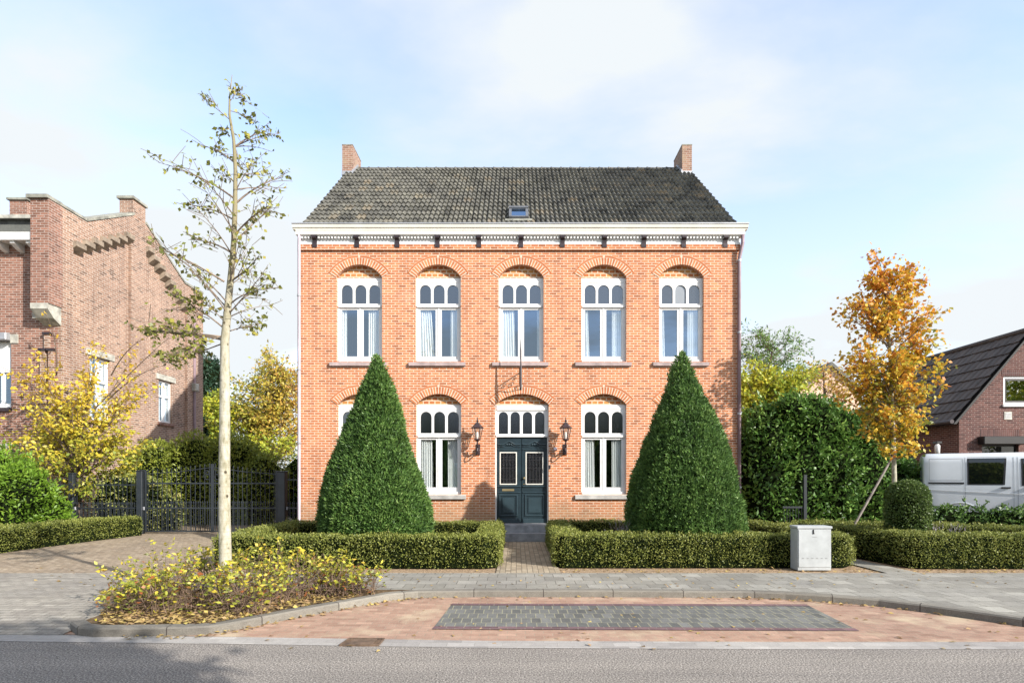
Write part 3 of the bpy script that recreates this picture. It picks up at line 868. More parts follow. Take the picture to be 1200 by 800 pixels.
# windows ----------------------------------------------------------
YW = YF + .10
def arched_board(mb, x0, x1, zb, zt, panes, pb, pt, y0, y1):
    """board with arched holes; panes = list of (xa, xb); holes from pb to arch crown pt"""
    xs = x0
    for (xa, xb) in panes:
        mb.box(xs, xa, y0, y1, zb, zt)
        w = (xb - xa) / 2; xc = (xa + xb) / 2; r = w; sp = pt - r
        N = 10
        pts = [(xc - r * math.cos(PI * i / N), sp + r * math.sin(PI * i / N)) for i in range(N + 1)]
        for a, b in zip(pts, pts[1:]):
            mb.quad((a[0], y0, a[1]), (b[0], y0, b[1]), (b[0], y0, zt), (a[0], y0, zt))
            mb.quad((a[0], y0, a[1]), (b[0], y0, b[1]), (b[0], y1, b[1]), (a[0], y1, a[1]))
        mb.box(xa, xb, y0, y1, zb, pb)
        xs = xb
    mb.box(xs, x1, y0, y1, zb, zt)
def arched_pane(xa, xb, pb, pt, y):
    w = (xb - xa) / 2; xc = (xa + xb) / 2; r = w + .006; sp = pt - w
    N = 10
    pts = [(xc - r * math.cos(PI * i / N), y, sp + r * math.sin(PI * i / N)) for i in range(N + 1)]
    return MB().poly([(xc - r, y, pb - .006)] + pts + [(xc + r, y, pb - .006)])
def curtain(parent, xa, xb, z0, z1, y, taper=0.0, folds=None):
    mb = MB(); N = 40
    k = folds or max(3, int((xb - xa) / .055)); ph = random.uniform(0, 6)
    rows = []
    for j in range(7):
        t = j / 6
        row = []
        for i in range(N + 1):
            s_ = i / N
            xx = xa + (xb - xa) * s_ + taper * (1 - t) * (s_ - .0)
            yy = y + .022 * math.sin(ph + 2 * PI * k * s_) + .008 * math.sin(ph * 2 + 9 * s_ + 2 * t)
            row.append((xx, yy, z0 + (z1 - z0) * t))
        rows.append(row)
    for j in range(6):
        for i in range(N):
            mb.quad(rows[j][i], rows[j][i + 1], rows[j + 1][i + 1], rows[j + 1][i])
    return mb.build('curtain', M['curtain'], parent, smooth=True)
def brick_arch(parent, x0, x1, z1, rise, th=.185):
    pts, (xc, zc, r, a) = arch_pts(x0, x1, z1, rise)
    mb = MB(); N = 18; a2 = a + .02
    for (ra, rb, yy) in ((r, r + th, .012), (r + th, r + th + .065, .007)):
        for i in range(N):
            t0 = -a2 + 2 * a2 * i / N; t1 = -a2 + 2 * a2 * (i + 1) / N
            q = [(xc + ra * math.sin(t0), zc + ra * math.cos(t0)), (xc + ra * math.sin(t1), zc + ra * math.cos(t1)), (xc + rb * math.sin(t1), zc + rb * math.cos(t1)), (xc + rb * math.sin(t0), zc + rb * math.cos(t0))]
            s0, s1 = t0 * r, t1 * r
            if yy == .012: uv = [(.1, s0), (.1, s1), (.1 + th, s1), (.1 + th, s0)]
            else: uv = [(s0 * .5, .001), (s1 * .5, .001), (s1 * .5, .06), (s0 * .5, .06)]
            mb.quad(*[(p[0], YF - yy, p[1]) for p in q], uv=uv)
            if yy == .012:
                mb.quad((q[3][0], YF - yy, q[3][1]), (q[2][0], YF - yy, q[2][1]), (q[2][0], YF, q[2][1]), (q[3][0], YF, q[3][1]))
            else:
                mb.quad((q[3][0], YF - yy, q[3][1]), (q[2][0], YF - yy, q[2][1]), (q[2][0], YF, q[2][1]), (q[3][0], YF, q[3][1]))
    return mb.build('brick_arch', M['arch'], parent)
def tympanum(parent, x0, x1, z1, rise):
    pts, _ = arch_pts(x0, x1, z1, rise)
    mb = MB().poly([(p[0], YF + .15, p[1]) for p in pts] + [(x1, YF + .15, z1 - .02), (x0, YF + .15, z1 - .02)])
    return mb.build('patterned_brick_infill', M['tymp'], parent)
def window(x0, x1, z0, z1, zc, upper, curtains, sillmat, amber=None):
    w = x1 - x0
    f = MB()
    k = 1.0
    zpt, zpb, zgt, zgb = (z1 - .185, z1 - .70, z1 - .866, z1 - 2.146) if upper else (z1 - .184, z1 - .775, z1 - .95, z1 - 2.26)
    panes = [(x0 + w * a, x0 + w * b) for a, b in ((.083, .332), (.384, .634), (.690, .940))]
    zt = (zpb + zgt) / 2
    arched_board(f, x0, x1, zt + .02, z1, panes, zpb, zpt, YW + .012, YW + .06)
    f.box(x0, x0 + .05, YW, YW + .07, z0, z1 - .001); f.box(x1 - .05, x1, YW, YW + .07, z0, z1 - .001)
    f.box(x0 + .05, x1 - .05, YW, YW + .05, z1 - .115, z1 - .002)
    f.box(x0 + .03, x1 - .03, YW - .035, YW + .07, zt - .03, zt + .03, .006)       # transom ledge
    f.box(x0 + .03, x1 - .03, YW - .02, YW + .07, z0, z0 + .07, .006)
    st = .062
    gl = []
    for (a, b) in ((x0 + .05, (x0 + x1) / 2 - .02), ((x0 + x1) / 2 + .02, x1 - .05)):
        f.box(a, a + st, YW + .014, YW + .06, z0 + .07, zt - .03)
        f.box(b - st, b, YW + .014, YW + .06, z0 + .07, zt - .03)
        f.box(a + st, b - st, YW + .014, YW + .06, z0 + .07, zgb)
        f.box(a + st, b - st, YW + .014, YW + .06, zgt, zt - .03)
        gl.append((a + st, b - st))
    f.box((x0 + x1) / 2 - .022, (x0 + x1) / 2 + .022, YW, YW + .065, z0 + .07, zt - .03)
    fr = f.build('window', M['white'], house)
    for i, (a, b) in enumerate(panes):
        pm = M['amberglass'] if amber == i else M['fanglass']
        o = arched_pane(a, b, zpb, zpt, YW + .045).build('fanlight_pane', pm, fr)
        if amber == i: o['label'] = 'beige arched pane'
    for a, b in gl:
        tl = random.uniform(-.006, .006); ty = random.uniform(-.004, .004)
        MB().quad((a - .004, YW + .045 - tl, zgb - .004), (b + .004, YW + .045 + tl, zgb - .004), (b + .004, YW + .045 + tl + ty, zgt + .004), (a - .004, YW + .045 - tl + ty, zgt + .004)).build('pane', M['glass'], fr)
    for (a, b, tp) in curtains:
        curtain(fr, x0 + w * a, x0 + w * b, z0 + .03, zt, YW + .10, tp)
    sl = MB()
    sx0, sx1 = x0 - .17, x1 + .13
    sl.prism([(YF - .075, z0 - .125), (YF - .075, z0 - .03), (YF + .1, z0 + .005), (YF + .1, z0 - .125)], 'x', sx0, sx1)
    sl.build('sill', sillmat, fr)
    brick_arch(fr, x0, x1, z1, zc - z1)
    tympanum(fr, x0, x1, z1, zc - z1)
UC = [[(.04, .19, 0), (.66, .97, 0)], [(.05, .32, .12), (.75, .97, 0)], [(.04, .34, .05), (.86, .97, -.02)],
      [(.04, .16, .05), (.70, .97, 0)], [(.04, .15, .03), (.68, .97, 0)]]
DC = [[(.04, .3, 0), (.7, .97, 0)], [(.05, .34, .02), (.68, .97, 0)], None, [(.05, .30, .03), (.70, .97, -.04)], [(.05, .3, 0), (.7, .97, 0)]]
for i, (a, b) in enumerate(UP):
    window(fx(a), fx(b), zU0, zU1, zUc, True, UC[i], M['sill'], amber=1 if i == 4 else None)
for i, (a, b) in enumerate(DN):
    if i != 2: window(fx(a), fx(b), zD0, zD1, zDc, False, DC[i], M['sillgrey'])
# door ---------------------------------------------------------------
dx0, dx1 = fx(580.3), fx(643.0)
f = MB()
pan = [(fx(a), fx(b)) for a, b in ((584.2, 595.3), (598.2, 609.3), (612.6, 623.7), (627, 638.3))]
arched_board(f, dx0, dx1, fz(511.5), fz(474), pan, fz(507.9), fz(481.8), YW + .012, YW + .06)
f.box(dx0, dx0 + .035, YW, YW + .08, ZDOOR0, fz(474)); f.box(dx1 - .035, dx1, YW, YW + .08, ZDOOR0, fz(474))
f.box(dx0 + .035, dx1 - .035, YW - .02, YW + .055, fz(480), fz(474) - .002)
f.box(dx0 + .02, dx1 - .02, YW - .03, YW + .08, fz(511.8), fz(509), .006)
df = f.build('door_frame', M['white'], house)
for a, b in pan:
    arched_pane(a, b, fz(507.9), fz(481.8), YW + .045).build('fanlight_pane', M['fanglass'], df)
brick_arch(df, dx0, dx1, zD1, zDc - zD1)
tympanum(df, dx0, dx1, zD1, zDc - zD1)
YD = YW + .03
lx = [(dx0 + .037, fx(611.0)), (fx(611.6), dx1 - .037)]
gls = [(fx(586.6), fx(604.6)), (fx(617.2), fx(636.0))]
zg0, zg1 = fz(566.5), fz(530.3)
for i, ((a, b), (ga, gb)) in enumerate(zip(lx, gls)):
    d = MB(); zt = fz(511.9); zb = ZDOOR0 + .01
    d.box(a, ga, YD, YD + .05, zb, zt); d.box(gb, b, YD, YD + .05, zb, zt)
    d.box(ga, gb, YD, YD + .05, zg1, zt); d.box(ga, gb, YD, YD + .05, zb, zg0)
    leaf = d.build('door', M['door'], house)
    m = MB()
    fw = .04                                     # raised mouldings round the lower panel and rails
    xa, xb = ga - .05, gb + .05
    for (za, zb2) in ((fz(605), fz(579)),):
        m.box(xa, xb, YD - .022, YD, za, za + fw, .008); m.box(xa, xb, YD - .022, YD, zb2 - fw, zb2, .008)
        m.box(xa, xa + fw, YD - .022, YD, za + fw, zb2 - fw, .008); m.box(xb - fw, xb, YD - .022, YD, za + fw, zb2 - fw, .008)
        MB().box(xa + .09, xb - .09, YD - .016, YD, za + .09, zb2 - .09, .014).build('raised_panel', M['doormould'], leaf)
    m.build('panel_moulding', M['doormould'], leaf); m = MB()
    m.box(a + .02, b - .02, YD - .03, YD, fz(570.6), fz(568.8), .008)
    m.build('rail_moulding', M['doormould'], leaf)
    MB().box(a + .02, b - .02, YD - .02, YD, fz(577.5), fz(576.3), .006).build('rail_moulding', M['doormould'], leaf)
    MB().box(a + .02, b - .02, YD - .025, YD, zb, zb + .12, .008).build('kick_board', M['doormould'], leaf)
    m = MB()
    m.box(a + .03, b - .03, YD - .02, YD, fz(527), fz(525.8), .006)
    m.build('rail_moulding', M['doormould'], leaf); m = MB()
    # carved swan-neck at the top
    xm = (a + b) / 2; hw = (b - a) / 2 - .03
    up = []
    for k in range(21):
        t = -1 + 2 * k / 20
        zz = fz(521.5) + .105 * math.exp(-(t / .42) ** 2) - .025 * math.cos(t * PI) * (abs(t) > .5)
        up.append((xm + t * hw, YD - .02, zz))
    m.tube(up, [.018] * 21, 6)
    m.tube([(p[0], p[1] + .006, p[2] - .055) for p in up], [.011] * 21, 6)
    for k in range(3): m.lathe([(.001, -.03), (.025, -.02), (.03, 0), (.02, .02), (.001, .03)], (xm + (k - 1) * .06, YD - .012, fz(520.4)), 8)
    m.box(a + .05, b - .05, YD - .008, YD, fz(524), fz(523), .003)
    m.build('carved_crest', M['doormould'], leaf)
    w_ = MB(); t_ = .026
    w_.box(ga - t_, gb + t_, YD - .012, YD, zg0 - t_, zg0); w_.box(ga - t_, gb + t_, YD - .012, YD, zg1, zg1 + t_)
    w_.box(ga - t_, ga, YD - .012, YD, zg0, zg1); w_.box(gb, gb + t_, YD - .012, YD, zg0, zg1)
    w_.build('glazing_frame', M['cream'], leaf)
    MB().quad((ga, YD + .03, zg0), (gb, YD + .03, zg0), (gb, YD + .03, zg1), (ga, YD + .03, zg1)).build('pane', M['fanglass'], leaf)
    gr = MB()
    for k in range(1, 5):
        xx = ga + (gb - ga) * k / 5
        gr.tube([(xx, YD + .012, zg0), (xx, YD + .012, zg1)], .006, 6)
    for zz in (zg0 + .12, zg1 - .12, zg1 - .2, (zg0 + zg1) / 2): gr.box(ga, gb, YD + .008, YD + .016, zz - .006, zz + .006)
    for k in range(1, 5):
        xx = ga + (gb - ga) * k / 5
        for zz in (zg1 - .06, (zg0 + zg1) / 2 + .08): gr.lathe([(.001, -.025), (.018, 0), (.001, .025)], (xx, YD + .012, zz), 6)
    gr.build('grille', M['black'], leaf)
    if i == 0:
        MB().box(fx(588.4), fx(602.5), YD - .012, YD, fz(575.2), fz(572.6), .003).build('letter_slot', M['brass'], leaf)
    else:
        k_ = MB().tube([(fx(614.2), YD, fz(560)), (fx(614.2), YD - .03, fz(560)), (fx(614.2), YD - .045, fz(560)), (fx(614.2), YD - .07, fz(560))], [.018, .014, .032, .018], 10)
        k_.tube([(fx(614.2), YD, fz(567)), (fx(614.2), YD - .012, fz(567))], .016, 10)
        k_.build('handle', M['brass'], leaf)
MB().box(fx(643.6), fx(645.2), YF - .03, YF, fz(549), fz(544.5), .004).build('doorbell', M['bracket'], house)
MB().prism([(15.52, .225), (15.52, ZDOOR0 - .012), (15.6, ZDOOR0 + .004), (YF + .12, ZDOOR0 + .006), (YF + .12, .225)], 'x', fx(580.5), fx(643)).build('doorstep', M['bluestone'], house)
MB().box(fx(580.5), fx(643), 15.28, YF, 0, .222, .008).build('doorstep', M['bluestone'], house)

# roof ---------------------------------------------------------------
def tile_roof(x0, x1, eave, ridge, per, rows, amp, step, name, mat, parent, sub=6, jitter=.006, seed=0):
    """eave, ridge = (y, z); pan-tile surface with real waves and row steps"""
    r_ = random.Random(seed)
    ey, ez = eave; ry, rz = ridge
    sl = math.hypot(ry - ey, rz - ez); ty, tz = (ry - ey) / sl, (rz - ez) / sl
    ny, nz = (-tz, ty) if ty > 0 else (tz, -ty)
    if nz < 0: ny, nz = -ny, -nz
    nx = int(round((x1 - x0) / per * sub))
    rh = sl / rows
    mb = MB(); v = []; uvs = []; f = []; fu = []
    for j in range(rows):
        jl = [r_.uniform(-jitter, jitter) for _ in range(nx // sub + 2)]
        for e_ in (0, 1, 2):
            s_ = rh * (j + (0, .0, 1.0)[e_]); lift = (0.0, step, .004)[e_]
            if e_ == 0: lift = step * .15
            for i in range(nx + 1):
                xx = x0 + (x1 - x0) * i / nx
                ph = 2 * PI * i / sub
                wv = amp * (math.sin(ph) + .35 * math.sin(2 * ph + .7)) + amp
                jj = jl[i // sub]
                q = lift + wv + jj
                if e_ == 0: q = lift * 0 + wv * .6
                v.append((xx, ey + ty * (s_ - (.02 + jj if e_ < 2 else -.02)) + ny * q, ez + tz * (s_ - (.02 + jj if e_ < 2 else -.02)) + nz * q)); uvs.append((xx, s_ + (.02 if e_ < 2 else -.02)))
        b = j * 3 * (nx + 1)
        for e_ in (0, 1):
            for i in range(nx):
                a = b + e_ * (nx + 1) + i
                q = [a, a + 1, a + nx + 2, a + nx + 1]
                f.append(q); fu.append([uvs[k] for k in q])
    mb.add(v, f, fu)
    # body under the tiles
    o = mb.build(name, mat, parent)
    return o
rx0, rx1 = -5.79, 5.97
roof = tile_roof(rx0, rx1, (15.80, 8.55), (YR, ZR),   .135, 16, .029, .055, 'roof', M['pantile'], house)
tile_roof(rx0, rx1, (2 * YR - 15.80, 8.55), (YR, ZR), .27, 16, .02, .04, 'rear_roof_slope', M['pantile'], house, sub=4)
MB().prism([(15.86, 8.50), (YR, ZR - .07), (2 * YR - 15.86, 8.50)], 'x', rx0 + .04, rx1 - .04).build('roof_boarding', M['bracket'], house)
rt = MB()
x = rx0
while x < rx1 - .05:
    n_ = 8
    for (xa, xb, ra, rb) in ((x, x + .335, .095, .085), (x + .29, x + .335, .108, .104)):
        for k in range(n_):
            a0, a1 = PI * k / n_, PI * (k + 1) / n_
            mm = lambda xx, r_, a_: (xx, YR - r_ * 1.2 * math.cos(a_), ZR - .03 + r_ * math.sin(a_))
            rt.quad(mm(xa, ra, a0), mm(xb, rb, a0), mm(xb, rb, a1), mm(xa, ra, a1))
    x += .335
rt.build('ridge_tiles', M['pantile'], roof)
for k, (cx0, cx1) in enumerate(((-5.93, -5.57), (5.65, 5.98))):
    ch = MB().box(cx0, cx1, 19.76, 20.8, 11.7, 12.99).build('chimney', M['chim'], house)
    MB().box(cx0 - .01, cx1 + .01, 19.75, 20.81, 12.99, 13.02).build('chimney_cap', M['cap'], ch)
    xx = cx1 if k == 0 else cx0; s_ = 1 if k == 0 else -1
    fl = MB()
    fl.prism([(19.70, 12.0), (19.70, 12.12), (20.3, 12.62), (20.3, 12.42)], 'x', xx, xx + s_ * .05)
    fl.box(cx0, cx1, 19.70, 19.758, 11.95, 12.09)
    fl.build('lead_flashing', M['zinc'], ch)
# skylight
ty, tz = (YR - 15.80), (ZR - 8.55); sl = math.hypot(ty, tz); ty /= sl; tz /= sl
def on_roof(x, s_, up): return (x, 15.80 + ty * s_ - tz * up, 8.55 + tz * s_ + ty * up)
sk = MB()
sx0, sx1 = gx(596.3, 16.0), gx(619.3, 16.0)
s0, s1 = .30, 1.12
def roofbox(mb, xa, xb, sa, sb, ua, ub):
    v = [on_roof(x, s_, u) for x in (xa, xb) for s_ in (sa, sb) for u in (ua, ub)]
    mb.add(v, [[0, 1, 3, 2], [4, 6, 7, 5], [0, 4, 5, 1], [2, 3, 7, 6], [0, 2, 6, 4], [1, 5, 7, 3]])
roofbox(sk, sx0, sx0 + .075, s0, s1, -.02, .15); roofbox(sk, sx1 - .075, sx1, s0, s1, -.02, .15)
roofbox(sk, sx0 + .075, sx1 - .075, s0, s0 + .08, -.02, .14); roofbox(sk, sx0 - .01, sx1 + .01, s1 - .12, s1, -.02, .18)
so = sk.build('skylight', M['seamdark'], house)
p_ = MB(); p_.quad(on_roof(sx0 + .07, s0 + .075, .12), on_roof(sx1 - .07, s0 + .075, .12), on_roof(sx1 - .07, s1 - .11, .12), on_roof(sx0 + .07, s1 - .11, .12))
p_.build('pane', mat_glass('skylight_glass', 0.6, C(.1, .12, .15), col=C(.5, .72, 1)), so)
ap = MB(); roofbox(ap, sx0 - .1, sx1 + .1, s0 - .13, s0 - .01, .02, .085); ap.build('lead_apron', M['cap'], so)

# downpipes
def pipe(pts, r, mat):
    o = MB().tube(pts, r, 10).build('downpipe', mat, house, smooth=True)
    return o
px_ = XL - .02
o = pipe([(px_ + .02, 15.70, 8.25), (px_ + .02, 15.70, 8.15), (px_, 15.74, 7.95), (px_, 15.75, 7.7), (px_, 15.75, .55), (px_ + .05, 15.72, .45), (px_ + .07, 15.70, .02)], .042, M['lilac'])
mb = MB()
for z in (6.6, 4.6, 2.6): mb.tube([(px_, 15.75, z), (px_, 15.75, z + .05)], .054, 10)
mb.build('pipe_clip', M['zinc'], o)
px_ = XR - .03
o = pipe([(px_ + .07, 15.68, 8.25), (px_ + .07, 15.69, 8.02), (px_, 15.73, 7.66), (px_, 15.75, 7.5), (px_, 15.75, .02)], .045, M['pipe_dark'])
mb = MB()
for z in (7.55, 5.6, 3.4, 1.4): mb.tube([(px_, 15.75, z), (px_, 15.75, z + .05)], .057, 10)
mb.build('pipe_clip', M['zinc'], o)

# wall anchors / lanterns / sign bracket -------------------------------
def lantern(px, label):
    X = gx(px, 15.5); yc = 15.5
    t = thing('wall_lantern', label, 'lantern', (X, YF, gz(530, 15.5)), 'lanterns beside the front door')
    z = lambda py: gz(py, 15.5)
    r = MB()
    r.lathe([(.005, z(488.6)), (.014, z(490)), (.006, z(491)), (.022, z(492.2)), (.03, z(493.2)), (.012, z(494.4)), (.05, z(495.2)), (.075, z(496.6)), (.12, z(499.0)), (.175, z(501.0)), (.165, z(501.8)), (.01, z(502))], (X, yc, 0), 6)
    r.build('lantern_roof', M['bracket'], t)
    g = MB(); a, b = .135, .075
    g.lathe([(a, z(502)), (b, z(514.5))], (X, yc, 0), 6)
    g.build('pane', M['lampglass'], t)
    f = MB()
    for k in range(6):
        an = 2 * PI * k / 6
        f.tube([(X + a * 1.03 * math.cos(an), yc + a * 1.03 * math.sin(an), z(502)), (X + b * 1.05 * math.cos(an), yc + b * 1.05 * math.sin(an), z(514.6))], .008, 5)
    f.lathe([(.03, z(517)), (.045, z(516.2)), (.085, z(515.4)), (.088, z(514.2)), (.06, z(514))], (X, yc, 0), 6)
    f.build('lantern_frame', M['bracket'], t)
    MB().lathe([(.012, z(514)), (.028, z(511)), (.028, z(508)), (.012, z(505.5))], (X, yc, 0), 8).build('bulb', M['curtain'], t)
    ar = MB()
    ar.tube([(X, yc, z(517)), (X, yc + .01, z(519.5)), (X, yc + .03, z(522)), (X, yc + .12, z(527)), (X, YF - .03, z(527.5)), (X, YF, z(527))], [.016, .02, .03, .028, .022, .03], 8)
    ar.tube([(X, yc + .06, z(524)), (X, yc + .02, z(528)), (X, yc + .04, z(531.5)), (X, yc + .12, z(532)), (X, yc + .22, z(530)), (X, YF - .02, z(529))], .016, 6)
    ar.tube([(X, yc + .04, z(520)), (X, yc + .09, z(521)), (X, yc + .1, z(525))], .013, 6)
    ar.box(X - .055, X + .055, YF - .022, YF, z(532.5), z(519.5), .008)
    ar.box(X - .04, X + .04, YF - .1, YF - .02, z(531), z(524), .012)
    ar.build('lantern_arm', M['bracket'], t)
    return t
lantern(559.4, 'dark iron wall lantern left of the front door, nearest the left ground floor window')
lantern(663.0, 'dark iron wall lantern right of the front door, with a pale sensor beside its bracket')
sx = gx(650.8, 15.72)
t = MB().lathe([(.001, -.055), (.04, -.04), (.055, 0), (.04, .04), (.001, .055)], (sx, 15.74, gz(526, 15.72)), 12).box(sx - .03, sx + .03, 15.78, YF, gz(526, 15.72) - .04, gz(526, 15.72) + .04, .006).build('wall_sensor', M['lilac'], None, True, loc=(sx, YF, gz(526, 15.72)))
tag(t, 'small pale round sensor on the brick wall right of the front door', 'sensor')
# sign holder
X = gx(610.4, 15.3); zz = lambda py: gz(py, 15.3)
t = thing('sign_bracket', 'black wrought iron sign bracket with upright rod above the front door', 'sign bracket', (X, YF, zz(454)))
m = MB().tube([(X, 15.3, zz(397)), (X, 15.3, zz(410)), (X, 15.3, zz(428)), (X, 15.3, zz(429)), (X, 15.3, zz(432)), (X, 15.3, zz(454))], [.004, .018, .022, .032, .03, .03], 8)
m.build('rod', M['bracket'], t)
m = MB()
m.box(X - .025, X + .025, YF - .02, YF, fz(457), fz(430.5), .004)
m.tube([(X, 15.3, zz(432)), (X, YF - .01, zz(432))], .014, 6)
m.tube([(X, 15.3, zz(436)), (X, 15.52, zz(446)), (X, YF - .01, fz(456))], .012, 6)
for (cy, cz, r0) in ((15.45, zz(436), .06), (15.6, zz(440), .075), (15.71, zz(447), .05), (15.68, zz(435.5), .045)):
    m.tube([(X, cy + r0 * (1 - .06 * k) * math.cos(k * .6), cz + r0 * (1 - .06 * k) * math.sin(k * .6)) for k in range(16)], .009, 5)
m.build('scrollwork', M['bracket'], t)

# ================================================================== LEFT NEIGHBOUR
KS = 1.2
def sc(q): return Vector((q.x * KS, q.y * KS, H + (q.z - H) * KS))
SX = -12.2
lb = thing('gabled_building', 'tall weathered brown brick building with a raised parapet gable on the left', 'building', (SX * KS, 15.45 * KS, 0))
GB = -0.0 
zb = H - H / KS                                   # ground in the unscaled frame
top = [(15.45, 8.9), (16.36, 8.9), (18.37, 9.99), (18.98, 9.95), (21.16, 8.75), (22.4, 8.75)]
def topz(y):
    for (a, za), (b, zb_) in zip(top, top[1:]):
        if a <= y <= b: return za + (zb_ - za) * (y - a) / (b - a)
    return 8.75
W1 = (16.6, 17.43, 3.35, 5.19); W2 = (19.8, 20.58, 3.58, 5.04)
w = MB()
ycuts = [15.45, 16.36, W1[0], W1[1], 18.37, 18.98, W2[0], W2[1], 21.16, 22.4]
for a, b in zip(ycuts, ycuts[1:]):
    win = None
    for ww in (W1, W2):
        if abs(a - ww[0]) < 1e-6: win = ww
    if win:
        w.quad((SX, a, zb), (SX, b, zb), (SX, b, win[2]), (SX, a, win[2]))
        w.quad((SX, a, win[3]), (SX, b, win[3]), (SX, b, topz(b)), (SX, a, topz(a)))
        for (p, q) in (((a, win[2]), (a, win[3])), ((b, win[2]), (b, win[3])), ((a, win[2]), (b, win[2])), ((a, win[3]), (b, win[3]))):
            w.quad((SX, p[0], p[1]), (SX, q[0], q[1]), (SX - .22, q[0], q[1]), (SX - .22, p[0], p[1]))
    else:
        w.quad((SX, a, zb), (SX, b, zb), (SX, b, topz(b)), (SX, a, topz(a)))
inner = [(y, z) for y, z in top]
w.poly([(SX - .3, y, z) for y, z in top] + [(SX - .3, 22.4, zb), (SX - .3, 15.45, zb)])
w.map(sc).build('side_wall', M['brick_pale'], lb)
# front wall
FW = MB()
fx0, fx1, fz0, fz1 = -14.7, -13.45, 3.55, 5.32
XF = -19.0
for (a, b, z0, z1) in ((XF, fx0, zb, 7.9), (fx1, SX - .001, zb, 7.9), (fx0, fx1, zb, fz0), (fx0, fx1, fz1, 7.9)):
    FW.quad((a, 15.45, z0), (b, 15.45, z0), (b, 15.45, z1), (a, 15.45, z1))
FW.quad((XF, 15.45, zb), (XF, 22.4, zb), (XF, 22.4, 7.9), (XF, 15.45, 7.9))
FW.quad((XF, 22.4, zb), (SX, 22.4, zb), (SX, 22.4, 8.7), (XF, 22.4, 8.7))
for xx in (fx0, fx1): FW.quad((xx, 15.45, fz0), (xx, 15.7, fz0), (xx, 15.7, fz1), (xx, 15.45, fz1))
FW.map(sc).build('front_wall', M['brick_old'], lb)
# raised relief of the gable: pilasters, stepped corbels
def relief(name, pts, x1=SX + .11):
    return MB().prism(pts, 'x', SX - .01, x1).map(sc).build(name, M['brick_pale'], lb)
relief('pilaster', [(15.452, zb), (15.84, zb), (15.84, 8.06), (15.452, 8.06)])
relief('pilaster', [(18.24, zb), (18.96, zb), (18.96, 9.3), (18.24, 9.3)])
relief('pilaster', [(21.36, zb), (22.4, zb), (22.4, 7.9), (21.36, 7.9)])
def steps(y0, z0, y1, z1, n):
    out = []
    for i in range(n):
        ya, yb = y0 + (y1 - y0) * i / n, y0 + (y1 - y0) * (i + 1) / n
        z = z0 + (z1 - z0) * (i if z1 > z0 else i + 1) / n
        out += [(ya, z), (yb, z)]
    return out
s1 = steps(15.84, 8.06, 18.24, 9.36, 7)
relief('gable_band', [(15.452, 8.06)] + s1 + [(18.24, 9.3), (18.96, 9.3)] + [(18.96, 9.94), (18.37, 9.97), (16.36, 8.88), (15.452, 8.88)])
s2 = steps(18.96, 9.32, 21.36, 7.95, 8)
relief('gable_band', [(18.962, 9.32)] + s2 + [(21.36, 7.9), (22.4, 7.9), (22.4, 8.73), (21.16, 8.73), (18.962, 9.93)])
for (ss, n) in ((s1, 7), (s2, 8)):
    for i in range(n):
        (ya, z), (yb, _) = ss[2 * i], ss[2 * i + 1]
        cb = MB()
        cb.prism([(SX + .005, z - .2), (SX + .005, z + .08), (SX + .21, z + .08), (SX + .21, z - .05)], 'y', ya - .02, yb + .01)
        cb.map(sc).build('corbel', M['corbel'], lb)
cp = MB()
for (ya, za), (yb, zb_) in zip(top, top[1:]):
    if abs(ya - 18.37) < .01: continue
    cp.prism([(ya - (.02 if ya > 15.5 else 0), za), (yb, zb_), (yb, zb_ + .075), (ya - (.02 if ya > 15.5 else 0), za + .075)], 'x', SX - .42, SX + .13)
cp.map(sc).build('capping', M['cap'], lb)
pier = MB().box(SX - .36, SX + .07, 18.37, 18.98, 9.3, 10.5).map(sc).build('chimney', M['brick_pale'], lb)
MB().box(SX - .42, SX + .12, 18.31, 19.04, 10.5, 10.58).map(sc).build('chimney_cap', M['cap'], pier)
MB().box(SX - .36, SX + .113, 15.0, 15.449, 6.2, 8.9).map(sc).build('shoulder_pier', M['brick_old'], lb)
MB().box(SX - .43, SX + .13, 14.93, 15.449, 8.9, 8.99).map(sc).build('capping', M['cap'], lb)
MB().prism([(15.0, 6.2), (15.0, 6.06), (15.2, 5.86), (15.449, 5.72), (15.449, 6.2)], 'x', SX - .37, SX + .085).map(sc).build('stone_corbel', M['stone'], lb)
MB().box(SX - .48, SX - .38, 15.2, 15.449, 5.86, 6.0).map(sc).build('gutter_end', M['stone'], lb)
gt = MB().prism([(15.06, 7.86), (15.06, 8.06), (15.45, 8.06), (15.45, 7.86)], 'x', XF, SX - .365).map(sc).build('eaves_gutter', M['white'], lb)
for k in range(7):
    xx = SX - .52 - .42 * k
    MB().prism([(15.12, 7.858), (15.12, 7.80), (15.3, 7.70), (15.446, 7.66), (15.446, 7.858)], 'x', xx - .06, xx + .06).map(sc).build('eaves_bracket', M['white'], lb)
rf = tile_roof(XF * KS, (SX - .37) * KS, (15.2 * KS, sc(Vector((0, 0, 8.06))).z), (18.6 * KS, sc(Vector((0, 0, 9.45))).z), .25, 16, .01, .02, 'roof', M['greytile'], lb, sub=4)
MB().prism([(15.25, 8.0), (18.6, 9.4), (22.3, 7.9)], 'x', XF + .02, SX - .31).map(sc).build('roof_boarding', M['brick_old'], lb)
dm = MB().prism([(16.4, 8.5), (16.4, 8.95), (18.5, 9.3), (18.5, 9.0)], 'x', -16.6, -12.95).map(sc).build('dormer', M['greytile'], lb)
MB().prism([(16.25, 8.95), (16.25, 9.05), (18.5, 9.42), (18.5, 9.3)], 'x', -16.8, -12.85).map(sc).build('dormer_roof', M['stone'], dm)
ch = MB().box(-16.42, -15.85, 18.8, 19.7, 9.0, 10.66).map(sc).build('chimney', M['brick_old'], lb)
MB().box(-16.48, -15.79, 18.74, 19.76, 10.66, 10.73).map(sc).build('chimney_cap', M['cap'], ch)
